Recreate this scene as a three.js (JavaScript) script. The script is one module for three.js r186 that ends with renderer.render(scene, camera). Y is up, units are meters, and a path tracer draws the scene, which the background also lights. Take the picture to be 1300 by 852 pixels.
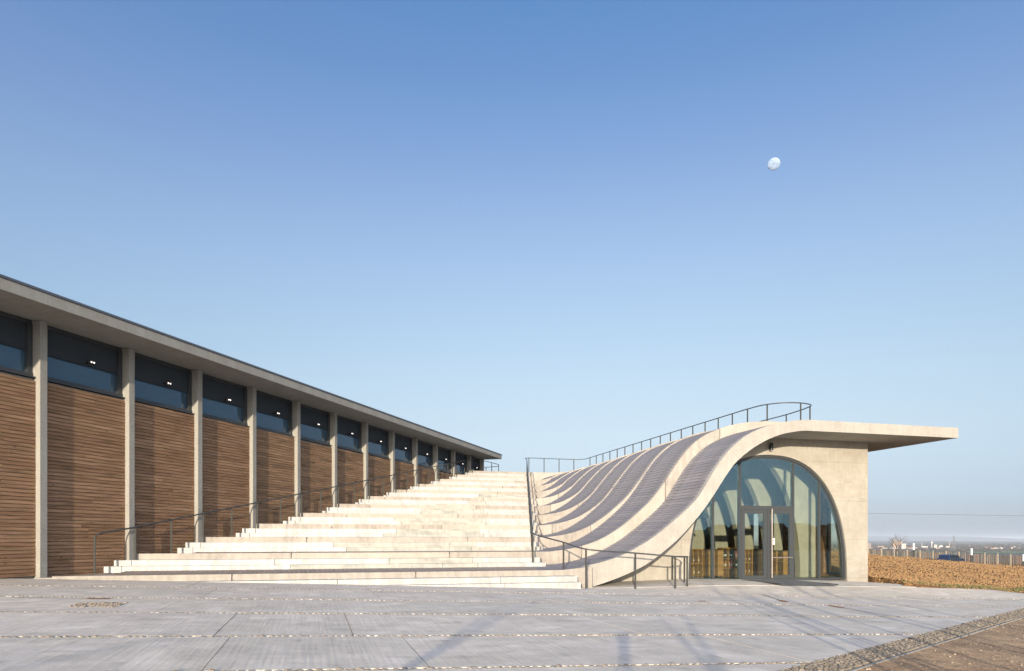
import * as THREE from 'three';
import { RoundedBoxGeometry } from 'three/addons/geometries/RoundedBoxGeometry.js';
import { mergeGeometries } from 'three/addons/utils/BufferGeometryUtils.js';

// ------------------------------------------------------------------ camera, sky, sun, exposure
// Site axes: s (= x) along the shop front, t (= -z) into the depth, y up. Metres.
const YAW = Math.atan(0.28), CY = Math.cos(YAW), SY = Math.sin(YAW);
const scene = new THREE.Scene();
const renderer = new THREE.WebGLRenderer({ antialias: true });
renderer.toneMapping = THREE.LinearToneMapping;
const EXPO = 1.4;
renderer.toneMappingExposure = EXPO;
renderer.shadowMap.enabled = true;
const camera = new THREE.PerspectiveCamera(2 * Math.atan(426 / 900) * 180 / Math.PI, 1300 / 852, 0.1, 90000);
camera.position.set(0, 1.35, 0);
camera.lookAt(SY, 1.35, -CY);
camera.setViewOffset(1300, 852, 0, -258.5, 1300, 852);   // rising front: verticals stay vertical
camera.updateProjectionMatrix();

const SUN_EL = 7.6 * Math.PI / 180, SUN_AZ = 24.2 * Math.PI / 180;   // light travels towards (+s, +t)
const toSun = new THREE.Vector3(-Math.sin(SUN_AZ) * Math.cos(SUN_EL), Math.sin(SUN_EL), Math.cos(SUN_AZ) * Math.cos(SUN_EL));
const lin = (c) => { c /= 255; return c <= 0.04045 ? c / 12.92 : Math.pow((c + 0.055) / 1.055, 2.4); };
{
  const W = 1024, Hh = 512, d = new Float32Array(W * Hh * 4);
  const stops = [[-90, 150, 158, 168], [-2, 170, 182, 195], [0, 176, 188, 201], [1.4, 193, 203, 213], [3.2, 202, 219, 232], [6, 207, 228, 243], [7.75, 208, 230, 246], [12, 197, 223, 244], [17.4, 177, 209, 240], [23, 156, 189, 231], [28.2, 130, 167, 218], [33.4, 103, 148, 205], [37.1, 87, 138, 197], [50, 78, 126, 187], [90, 74, 119, 178]];
  const col = (e) => {
    let i = 1; while (i < stops.length - 1 && stops[i][0] < e) i++;
    const a = stops[i - 1], b = stops[i], u = Math.min(1, Math.max(0, (e - a[0]) / (b[0] - a[0])));
    return [1, 2, 3].map((k) => (lin(a[k]) * (1 - u) + lin(b[k]) * u) / EXPO);
  };
  for (let j = 0; j < Hh; j++) {
    const th = ((j + 0.5) / Hh - 0.5) * Math.PI, e = th * 180 / Math.PI, c = col(e);
    for (let i = 0; i < W; i++) {
      const ph = ((i + 0.5) / W - 0.5) * 2 * Math.PI;
      const x = Math.cos(ph) * Math.cos(th), y = Math.sin(th), z = Math.sin(ph) * Math.cos(th);
      const g = Math.acos(Math.max(-1, Math.min(1, x * toSun.x + y * toSun.y + z * toSun.z))) * 180 / Math.PI;
      // clear-air scattering: darkest at a right angle to the sun, brighter and warmer round the low sun
      const cg = x * toSun.x + y * toSun.y + z * toSun.z, ca = Math.cos(th) * (SY * toSun.x - CY * toSun.z) + y * toSun.y, q = (1 + cg * cg) / (1 + ca * ca);
      const m = 3.2 * Math.exp(-g / 27) + 2.6 * Math.exp(-g / 12), wide = 1 + 0.7 * Math.exp(-Math.pow(g / 70, 2));
      const o = (j * W + i) * 4;
      d[o] = c[0] * q ** 1.5 * wide + m * 0.95; d[o + 1] = c[1] * q ** 1.15 * wide + m * 0.80; d[o + 2] = c[2] * q ** 0.85 * wide + m * 0.62; d[o + 3] = 1;
    }
  }
  const tex = new THREE.DataTexture(d, W, Hh, THREE.RGBAFormat, THREE.FloatType);
  tex.mapping = THREE.EquirectangularReflectionMapping; tex.magFilter = tex.minFilter = THREE.LinearFilter; tex.wrapS = THREE.RepeatWrapping; tex.needsUpdate = true;
  scene.background = tex; scene.environment = tex;
}
const sun = new THREE.DirectionalLight(new THREE.Color().setRGB(1.0, 0.87, 0.68), 5.0);
sun.position.copy(toSun).multiplyScalar(120).add(new THREE.Vector3(6, 0, -25)); sun.target.position.set(6, 0, -25);
sun.castShadow = true; sun.shadow.mapSize.set(4096, 4096); sun.shadow.radius = 1;
Object.assign(sun.shadow.camera, { left: -60, right: 60, top: 40, bottom: -40, near: 1, far: 320 });
scene.add(sun, sun.target);
scene.fog = new THREE.FogExp2(0xc4ccd6, 5e-5);

// ------------------------------------------------------------------ helpers
function rng(seed) { let a = seed >>> 0; return () => { a = (a + 0x6D2B79F5) | 0; let t = Math.imul(a ^ (a >>> 15), 1 | a); t = (t + Math.imul(t ^ (t >>> 7), 61 | t)) ^ t; return ((t ^ (t >>> 14)) >>> 0) / 4294967296; }; }
const clamp = (x, a, b) => Math.min(b, Math.max(a, x));
const sm = (x, a, b) => { const u = clamp((x - a) / (b - a), 0, 1); return u * u * (3 - 2 * u); };
const V = (s, y, t) => new THREE.Vector3(s, y, -t);
const cam = (X, Y, Z) => V(X * CY + Z * SY, Y, -X * SY + Z * CY);       // metres right of, and ahead of, the standpoint
const names = {};
function numbered(n) { const k = (names[n] = (names[n] ?? -1) + 1); return k ? `${n}_${String(k).padStart(3, '0')}` : n; }
function tag(o, label, category, group, kind) { o.userData = {}; if (label) o.userData.label = label; if (category) o.userData.category = category; if (group) o.userData.group = group; if (kind) o.userData.kind = kind; return o; }
function thing(name, label, category, group) { const g = new THREE.Group(); g.name = numbered(name); tag(g, label, category, group); scene.add(g); return g; }
function mesh(name, geo, mat, parent, pos) { const m = new THREE.Mesh(geo, mat); m.name = parent ? name : numbered(name); m.castShadow = m.receiveShadow = true; if (pos) m.position.copy(pos); (parent ?? scene).add(m); return m; }
function structure(name, geo, mat, parent) { const m = mesh(name, geo, mat, parent); m.userData = { kind: 'structure' }; return m; }
function boxUV(g, k = 1) {     // uv in metres from the dominant axis of each face
  g = g.index ? g.toNonIndexed() : g; const p = g.attributes.position, uv = new Float32Array(p.count * 2);
  const a = new THREE.Vector3(), b = new THREE.Vector3(), c = new THREE.Vector3(), n = new THREE.Vector3();
  for (let i = 0; i < p.count; i += 3) {
    a.fromBufferAttribute(p, i); b.fromBufferAttribute(p, i + 1); c.fromBufferAttribute(p, i + 2);
    n.copy(b).sub(a).cross(c.clone().sub(a)); const ax = Math.abs(n.x), ay = Math.abs(n.y), az = Math.abs(n.z);
    [a, b, c].forEach((q, j) => { const u = ax > ay && ax > az ? q.z : q.x, v = ay >= ax && ay >= az ? q.z : q.y; uv[(i + j) * 2] = u * k; uv[(i + j) * 2 + 1] = v * k; });
  }
  g.setAttribute('uv', new THREE.BufferAttribute(uv, 2)); return g;
}
function box(x0, x1, y0, y1, z0, z1, r = 0) {
  const w = x1 - x0, h = y1 - y0, d = z1 - z0;
  const g = r ? new RoundedBoxGeometry(w, h, d, 1, Math.min(r, w / 2.1, h / 2.1, d / 2.1)) : new THREE.BoxGeometry(w, h, d);
  g.translate((x0 + x1) / 2, (y0 + y1) / 2, (z0 + z1) / 2); return boxUV(g);
}
const sbox = (s0, s1, y0, y1, t0, t1, r) => box(s0, s1, y0, y1, -t1, -t0, r);
function merge(list) { return mergeGeometries(list.map((g) => (g.index ? g.toNonIndexed() : g)), false); }
function geoFrom(pos, smooth = false) { const g = new THREE.BufferGeometry(); g.setAttribute('position', new THREE.Float32BufferAttribute(pos, 3)); g.computeVertexNormals(); return boxUV(g); }
function strip(ss, top, bot, t0, t1) {        // a bar along s with a free top and bottom profile between two depths
  const pos = [], q = (a, b, c, d) => { for (const v of [a, b, c, a, c, d]) pos.push(v.x, v.y, v.z); };
  for (let i = 0; i < ss.length - 1; i++) {
    const a = ss[i], b = ss[i + 1], ta = top(a), tb = top(b), ba = bot(a), bb = bot(b);
    q(V(a, ba, t0), V(b, bb, t0), V(b, tb, t0), V(a, ta, t0)); q(V(b, bb, t1), V(a, ba, t1), V(a, ta, t1), V(b, tb, t1));
    q(V(a, ta, t0), V(b, tb, t0), V(b, tb, t1), V(a, ta, t1)); q(V(a, ba, t1), V(b, bb, t1), V(b, bb, t0), V(a, ba, t0));
    if (i === 0) q(V(a, ba, t1), V(a, ba, t0), V(a, ta, t0), V(a, ta, t1));
    if (i === ss.length - 2) q(V(b, bb, t0), V(b, bb, t1), V(b, tb, t1), V(b, tb, t0));
  }
  return geoFrom(pos);
}
const range = (a, b, d) => { const n = Math.max(1, Math.ceil((b - a) / d)), r = []; for (let i = 0; i <= n; i++) r.push(a + (b - a) * i / n); return r; };
function table(xs, ys) {        // monotone cubic through measured points
  const n = xs.length, h = [], dl = [], m = [];
  for (let i = 0; i < n - 1; i++) { h[i] = xs[i + 1] - xs[i]; dl[i] = (ys[i + 1] - ys[i]) / h[i]; }
  m[0] = dl[0]; m[n - 1] = dl[n - 2];
  for (let i = 1; i < n - 1; i++) m[i] = dl[i - 1] * dl[i] <= 0 ? 0 : 2 * dl[i - 1] * dl[i] / (dl[i - 1] + dl[i]);
  return (x) => { if (x <= xs[0]) return ys[0]; if (x >= xs[n - 1]) return ys[n - 1]; let i = 0; while (x > xs[i + 1]) i++; const u = (x - xs[i]) / h[i], u2 = u * u, u3 = u2 * u; return ys[i] * (2 * u3 - 3 * u2 + 1) + h[i] * m[i] * (u3 - 2 * u2 + u) + ys[i + 1] * (3 * u2 - 2 * u3) + h[i] * m[i + 1] * (u3 - u2); };
}
function tube(pts, r, seg = 6, closed = false, n) { const c = new THREE.CatmullRomCurve3(pts, closed, 'centripetal'); return new THREE.TubeGeometry(c, n ?? pts.length * 4, r, seg, closed); }
function bar(a, b, r0, r1 = r0, seg = 6) { const g = new THREE.CylinderGeometry(r1, r0, a.distanceTo(b), seg); g.applyQuaternion(new THREE.Quaternion().setFromUnitVectors(new THREE.Vector3(0, 1, 0), b.clone().sub(a).normalize())); const m = a.clone().add(b).multiplyScalar(0.5); g.translate(m.x, m.y, m.z); return g; }

// ------------------------------------------------------------------ procedural textures
function lattice(seed, n) { const r = rng(seed), a = new Float32Array(n * n); for (let i = 0; i < a.length; i++) a[i] = r(); return (x, y) => { const xi = Math.floor(x), yi = Math.floor(y), fx = x - xi, fy = y - yi, u = fx * fx * (3 - 2 * fx), v = fy * fy * (3 - 2 * fy), w = (k) => ((k % n) + n) % n, A = a[w(yi) * n + w(xi)], B = a[w(yi) * n + w(xi + 1)], C = a[w(yi + 1) * n + w(xi)], D = a[w(yi + 1) * n + w(xi + 1)]; return (A * (1 - u) + B * u) * (1 - v) + (C * (1 - u) + D * u) * v; }; }
function tex(size, metres, fn, srgb = true) {
  const [W, Hh] = Array.isArray(size) ? size : [size, size], d = new Uint8Array(W * Hh * 4);
  for (let j = 0; j < Hh; j++) for (let i = 0; i < W; i++) { const v = fn(i / W, j / Hh); const o = (j * W + i) * 4; for (let k = 0; k < 3; k++) d[o + k] = clamp(255 * (Array.isArray(v) ? v[k] : v), 0, 255); d[o + 3] = 255; }
  const t = new THREE.DataTexture(d, W, Hh); t.wrapS = t.wrapT = THREE.RepeatWrapping; t.magFilter = THREE.LinearFilter; t.minFilter = THREE.LinearMipmapLinearFilter; t.generateMipmaps = true; t.anisotropy = 8;
  const [mu, mv] = Array.isArray(metres) ? metres : [metres, metres]; t.repeat.set(1 / mu, 1 / mv); if (srgb) t.colorSpace = THREE.SRGBColorSpace; t.needsUpdate = true; return t;
}
const n8 = lattice(11, 8), n16 = lattice(12, 16), n32 = lattice(13, 32), n64 = lattice(14, 64), n128 = lattice(15, 128), n256 = lattice(16, 256);
const fbm = (u, v) => 0.34 * n8(u * 8, v * 8) + 0.26 * n16(u * 16, v * 16) + 0.18 * n32(u * 32, v * 32) + 0.12 * n64(u * 64, v * 64) + 0.10 * n128(u * 128, v * 128);
const castTex = tex(1024, 5.2, (u, v) => {       // cast concrete: clouds, drip-like streaks, pores, grain
  const f = fbm(u, v), st = n64(u * 64, v * 8) * 0.5 + n128(u * 128, v * 16) * 0.5, g = n256(u * 256, v * 256), p = n256(u * 256 + 7, v * 256 + 3) > 0.93 && n128(u * 128, v * 128) > 0.6 ? -0.16 : 0;
  const b = 0.93 + (f - 0.5) * 0.12 + (st - 0.5) * 0.06 + (g - 0.5) * 0.07 + p; return [b, b * (0.992 + (f - 0.5) * 0.03), b * (0.975 + (f - 0.5) * 0.05)];
});
const seamTex = tex(1024, [4.9, 2.66], (u, v) => {      // the same concrete with the faint seams of its formwork sheets
  const f = fbm(u, v), st = n64(u * 64, v * 8) * 0.5 + n128(u * 128, v * 16) * 0.5, g = n256(u * 256, v * 256), row = v < 0.5, a = Math.min(v % 0.5, 0.5 - (v % 0.5)) * 2.66, uu = (u + (row ? 0.18 : 0.52)) % 0.5, b0 = Math.min(uu, 0.5 - uu) * 4.9;
  const seam = (a < 0.008 ? 0.09 : 0) + (b0 < 0.007 ? 0.08 : 0), tie = (Math.hypot(((u * 4.9 + 0.4) % 1.22) - 0.61, ((v * 2.66 + 0.2) % 1.33) - 0.66) < 0.02 ? 0.12 : 0);
  const b = 0.92 + (f - 0.5) * 0.16 + (st - 0.5) * 0.06 + (g - 0.5) * 0.06 - seam - tie; return [b, b * (0.992 + (f - 0.5) * 0.03), b * (0.975 + (f - 0.5) * 0.05)];
});
const castBump = tex(512, 5.2, (u, v) => 0.5 + (fbm(u, v) - 0.5) * 0.5 + (n256(u * 256, v * 256) - 0.5) * 0.25, false);
const broomTex = tex(1024, [5.6, 4.4], (u, v) => {   // brushed paving concrete: fine strokes along t, stains, footmarks
  const st = n256(u * 256, v * 6) * 0.6 + n128(u * 128 + v * 4, v * 10) * 0.4, f = fbm(u, v), f2 = n16(u * 16 + 3, v * 16), g = n256(u * 256, v * 256);
  const dark = Math.max(0, n32(u * 32, v * 32 + 5) - 0.75) * 0.3, pale = Math.max(0, n16(u * 16 + 9, v * 16 + 2) - 0.68) * 0.35;
  const b = 0.92 + (st - 0.5) * 0.06 + (f - 0.5) * 0.2 + (f2 - 0.5) * 0.08 + (g - 0.5) * 0.06 - dark + pale; return [b, b * 0.992, b * (0.985 + (f2 - 0.5) * 0.02)];
});
const broomBump = tex(512, [5.6, 4.4], (u, v) => 0.5 + (n256(u * 256, v * 6) - 0.5) * 0.7 + (n256(u * 256, v * 256) - 0.5) * 0.2, false);
const woodTex = tex([1024, 256], [2.6, 0.34], (u, v) => {     // sawn larch boards: grain, streaks, knots
  const w = n16(u * 4, v * 16) * 0.6, gr = n128(u * 16, (v + w * 0.012) * 128), gr2 = n256(u * 32, v * 256), f = n8(u * 8, v * 8);
  const kx = (u * 11) % 1, ky = (v * 4) % 1, kn = n16(Math.floor(u * 11) * 1.7, Math.floor(v * 4) * 2.3) > 0.72 ? Math.exp(-((kx - 0.5) ** 2 * 160 + (ky - 0.5) ** 2 * 26)) : 0;
  const b = 0.82 + (gr - 0.5) * 0.22 + (gr2 - 0.5) * 0.12 + (f - 0.5) * 0.22 - kn * 0.5; return [b, b * (0.97 + (gr - 0.5) * 0.06), b * (0.93 + (f - 0.5) * 0.1)];
});
const deckTex = tex([256, 1024], [0.42, 2.4], (u, v) => { const gr = n128(u * 128, v * 16), f = n8(u * 8, v * 8), g2 = n256(u * 256, v * 64), b = 0.84 + (gr - 0.5) * 0.2 + (f - 0.5) * 0.24 + (g2 - 0.5) * 0.1; return [b, b * 0.985, b * (0.98 + (f - 0.5) * 0.05)]; });
const stoneTex = tex(512, 2.3, (u, v) => { const f = fbm(u, v), st = n32(u * 32, v * 4), b = 0.9 + (f - 0.5) * 0.22 + (st - 0.5) * 0.09 + (n256(u * 256, v * 256) - 0.5) * 0.05; return [b, b * 0.995, b * 0.99]; });
const stainTex = tex(1024, [4.3, 0.9], (u, v) => { const f = fbm(u, v), dr = n64(u * 64, v * 6), wet = sm(n16(u * 8, v * 8) + (f - 0.5) * 0.6, 0.42, 0.6), b = 0.93 + (f - 0.5) * 0.2 - wet * 0.06 + (dr - 0.5) * 0.08; return [b, b * 0.992, b * 0.965]; });
const earthTex = tex(1024, 3.1, (u, v) => { const f = fbm(u, v), g = n256(u * 256, v * 256), h = n128(u * 128, v * 128), b = 0.78 + (f - 0.5) * 0.5 + (g - 0.5) * 0.24 + (h - 0.5) * 0.22; return [b, b * (0.96 + (f - 0.5) * 0.08), b * (0.92 + (f - 0.5) * 0.12)]; });
const earthBump = tex(512, 3.1, (u, v) => fbm(u, v) * 0.7 + n256(u * 256, v * 256) * 0.3, false);

function mat(rgb, rough, o = {}) { const { phys, ...rest } = o; return new (phys ? THREE.MeshPhysicalMaterial : THREE.MeshStandardMaterial)({ color: new THREE.Color().setRGB(...rgb), roughness: rough, ...rest }); }
const M = {
  cast: mat([0.388, 0.37, 0.341], 0.82, { map: castTex, bumpMap: castBump, bumpScale: 0.006 }),
  castWarm: mat([0.382, 0.356, 0.311], 0.82, { map: castTex, bumpMap: castBump, bumpScale: 0.006 }),
  wallCast: mat([0.393, 0.366, 0.32], 0.82, { map: seamTex, bumpMap: castBump, bumpScale: 0.004 }),
  castGrey: mat([0.319, 0.29, 0.248], 0.85, { map: castTex, bumpMap: castBump, bumpScale: 0.008 }),
  castCol: mat([0.335, 0.325, 0.298], 0.85, { map: castTex, bumpMap: castBump, bumpScale: 0.008 }),
  bench: [mat([0.42, 0.38, 0.334], 0.8, { map: stoneTex }), mat([0.404, 0.362, 0.314], 0.8, { map: stoneTex }), mat([0.427, 0.392, 0.35], 0.8, { map: castTex })],
  stepWhite: mat([0.512, 0.509, 0.499], 0.6, { map: stoneTex }),
  stepGrey: [mat([0.41, 0.406, 0.385], 0.66, { map: stainTex }), mat([0.427, 0.419, 0.394], 0.66, { map: stainTex }), mat([0.398, 0.402, 0.385], 0.66, { map: stainTex })],
  stepCool: mat([0.475, 0.478, 0.46], 0.62, { map: stoneTex }),
  slab: [0, 1, 2, 3].map((i) => mat([[0.755, 0.675, 0.56], [0.775, 0.69, 0.575], [0.735, 0.66, 0.55], [0.76, 0.68, 0.565]][i], 0.78, { map: broomTex, bumpMap: broomBump, bumpScale: 0.003 })),
  apron: mat([0.63, 0.581, 0.5], 0.8, { map: broomTex, bumpMap: broomBump, bumpScale: 0.003 }),
  deck: [[0.332, 0.323, 0.338], [0.301, 0.296, 0.317], [0.357, 0.345, 0.357], [0.317, 0.312, 0.334]].map((c) => mat(c, 0.75, { map: deckTex })),
  deckBrown: [[0.46, 0.385, 0.315], [0.43, 0.36, 0.295], [0.48, 0.40, 0.33], [0.445, 0.375, 0.31]].map((c) => mat(c, 0.75, { map: deckTex })),  // browner, paler set for the boards on the flat treads
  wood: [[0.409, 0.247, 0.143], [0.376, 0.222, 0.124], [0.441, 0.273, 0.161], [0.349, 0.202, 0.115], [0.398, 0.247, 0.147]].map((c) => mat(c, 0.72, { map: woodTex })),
  oak: mat([0.42, 0.235, 0.07], 0.5, { map: woodTex }),
  oakDark: mat([0.10, 0.06, 0.025], 0.5, { map: woodTex }),
  metal: mat([0.04, 0.04, 0.036], 0.85),
  rail: mat([0.05, 0.052, 0.055], 0.4),
  frame: mat([0.055, 0.06, 0.064], 0.45, { metalness: 0.3 }),
  coping: mat([0.14, 0.15, 0.165], 0.5, { metalness: 0.6 }),
  black: mat([0.02, 0.02, 0.022], 0.5),
  dark: mat([0.05, 0.052, 0.055], 0.9),
  steel: mat([0.26, 0.229, 0.211], 0.4, { metalness: 0.4 }),
  rust: mat([0.30, 0.13, 0.06], 0.8, { metalness: 0.2 }),
  matgrey: mat([0.12, 0.12, 0.118], 0.95),
  stones: mat([0.36, 0.30, 0.24], 0.9),
  earth: mat([0.267, 0.158, 0.0688], 1, { map: earthTex, bumpMap: earthBump, bumpScale: 0.03 }),
  clod: mat([0.275, 0.166, 0.0769], 1),
  dirt: mat([0.68, 0.46, 0.26], 1, { map: earthTex, bumpMap: earthBump, bumpScale: 0.003 }),
  glass: mat([0.86, 0.92, 0.83], 0.0, { phys: true, transmission: 1, thickness: 0, ior: 1.5 }),
  coated: mat([0.36, 0.74, 0.92], 0.0, { metalness: 1, transparent: true, opacity: 0.15 }),
  hallGlass: mat([0.22, 0.42, 0.62], 0.0, { phys: true, transmission: 1, thickness: 0, ior: 1.45, metalness: 0.25 }),
  blind: mat([0.030, 0.040, 0.050], 0.8, { map: tex([64, 16], [0.5, 1], (u) => 0.9 + 0.1 * Math.cos(u * Math.PI * 24)) }),
  floor: mat([0.26, 0.24, 0.21], 0.4, { map: castTex }),
};

// ------------------------------------------------------------------ ground levels
const plane = (s) => 0.26 - 0.034 * s;
function G(s, t) { const p = plane(s), tg = s < 7.6 ? 0 : s < 11.65 ? 0.07 * (s - 7.6) / 4.05 : 0.07 - 0.024 * (s - 11.65), w = sm(t, 15.5, 19.5) * sm(s, 6.5, 9) * (1 - sm(s, 20, 24)); return p + w * Math.max(0, tg - p); }
const TB = table([17.2, 17.78, 18.0, 18.7, 20.36, 21.86, 23.65, 30, 46], [20.3, 19.49, 18.51, 17.97, 17.76, 18.21, 18.82, 21.2, 27]);   // plaza / tilled earth line
const DIAG = (s, t) => (s - 4.16) * -0.514 + (t - 5.71) * 0.858;       // > 0 on the paved side of the border

// far terrain: a shelf that falls away to a plain; flat fields behind the standpoint
{
  const rs = [0.01, 20, 45, 70, 100, 150, 220, 320, 460, 650, 900, 1250, 1700, 2300, 3000, 3800, 4800, 6000, 7500, 9500, 12500, 17000, 24000, 34000], NA = 120, pos = [];
  const drop = table([0, 50, 100, 200, 400, 900, 1600, 2500, 40000], [0.75, 1.2, 2.6, 7, 15, 33, 52, 60, 62]);
  const hgt = (x, t, r) => { const w = sm(t / Math.max(r, 1), -0.35, 0.15); return -(0.75 * (1 - w) + drop(r) * w) + (1 - w) * sm(r, 60, 500) * 2.5; };
  const P = (i, j) => { const a = j / NA * Math.PI * 2, s = rs[i] * Math.sin(a), t = rs[i] * Math.cos(a); return [s, hgt(s, t, rs[i]), -t]; };
  for (let i = 0; i < rs.length - 1; i++) for (let j = 0; j < NA; j++) { const a = P(i, j), b = P(i + 1, j), c = P(i + 1, j + 1), d = P(i, j + 1); pos.push(...a, ...c, ...b, ...a, ...d, ...c); }
  const g = geoFrom(pos.slice()); const p = g.attributes.position, col = new Float32Array(p.count * 3), r = rng(5);
  for (let i = 0; i < p.count; i += 6) {      // field by field colours of the plain
    const x = p.getX(i), z = p.getZ(i), d = Math.hypot(x, z), k = r(); let c = z > 6 ? [0.05, 0.045, 0.03] : [0.085, 0.072, 0.045];
    if (d > 900) c = k < 0.3 ? [0.06, 0.09, 0.035] : k < 0.6 ? [0.085, 0.075, 0.05] : k < 0.8 ? [0.05, 0.055, 0.038] : [0.11, 0.095, 0.06];
    for (let q = 0; q < 6; q++) col.set(c, (i + q) * 3);
  }
  g.setAttribute('color', new THREE.BufferAttribute(col, 3));
  structure('ground', g, new THREE.MeshStandardMaterial({ vertexColors: true, roughness: 1 }));
}
// dirt track beside and behind the plaza
{
  const pos = [], q = (s, t) => { const far = sm(Math.hypot(s - 4, t - 6), 22, 40); return [s, G(s, t) - 0.018 - far * 0.5 + (n64(s * 1.3 + 40, t * 1.3 + 40) - 0.5) * 0.007 + (n32(s * 0.3 + 9, t * 0.3 + 9) - 0.5) * 0.012, -t]; };
  const step = (a, b, c, d, ds, dt) => { for (let s = a; s < b - 1e-6; s += ds) for (let t = c; t < d - 1e-6; t += dt) { const A = q(s, t), B = q(s + ds, t), C = q(s + ds, t + dt), D = q(s, t + dt); pos.push(...A, ...B, ...C, ...A, ...C, ...D); } };
  step(-36, 40, -8, 3, 1, 1); step(-36, 3, 3, 18, 1, 1); step(3, 40, 3, 18, 0.2, 0.2);
  // drop what lies under the paving so the slabs' joints stay clean
  structure('dirt_track', geoFrom(pos), M.dirt);
  const r = rng(77), N = 5200, im = new THREE.InstancedMesh(new THREE.DodecahedronGeometry(1, 0), M.stones, N), m4 = new THREE.Matrix4(), e = new THREE.Euler(), qn = new THREE.Quaternion();
  for (let i = 0; i < N; i++) { let s, t; do { s = 3.5 + r() * 26; t = 2.5 + r() * 14; } while (DIAG(s, t) > -0.46); const k = 0.005 + 0.013 * r() ** 3; e.set(r() * 6, r() * 6, r() * 6); m4.compose(V(s, q(s, t)[1] + k * 0.3, t), qn.setFromEuler(e), new THREE.Vector3(k, k * 0.7, k)); im.setMatrixAt(i, m4); const b = 0.6 + r() * 0.5; im.setColorAt(i, new THREE.Color().setRGB(b, b * 0.95, b * 0.88)); }
  im.name = 'track_gravel'; im.castShadow = im.receiveShadow = true; tag(im, 'loose pebbles and grit lying on the brown dirt track', 'gravel', null, 'stuff'); scene.add(im);
}
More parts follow.
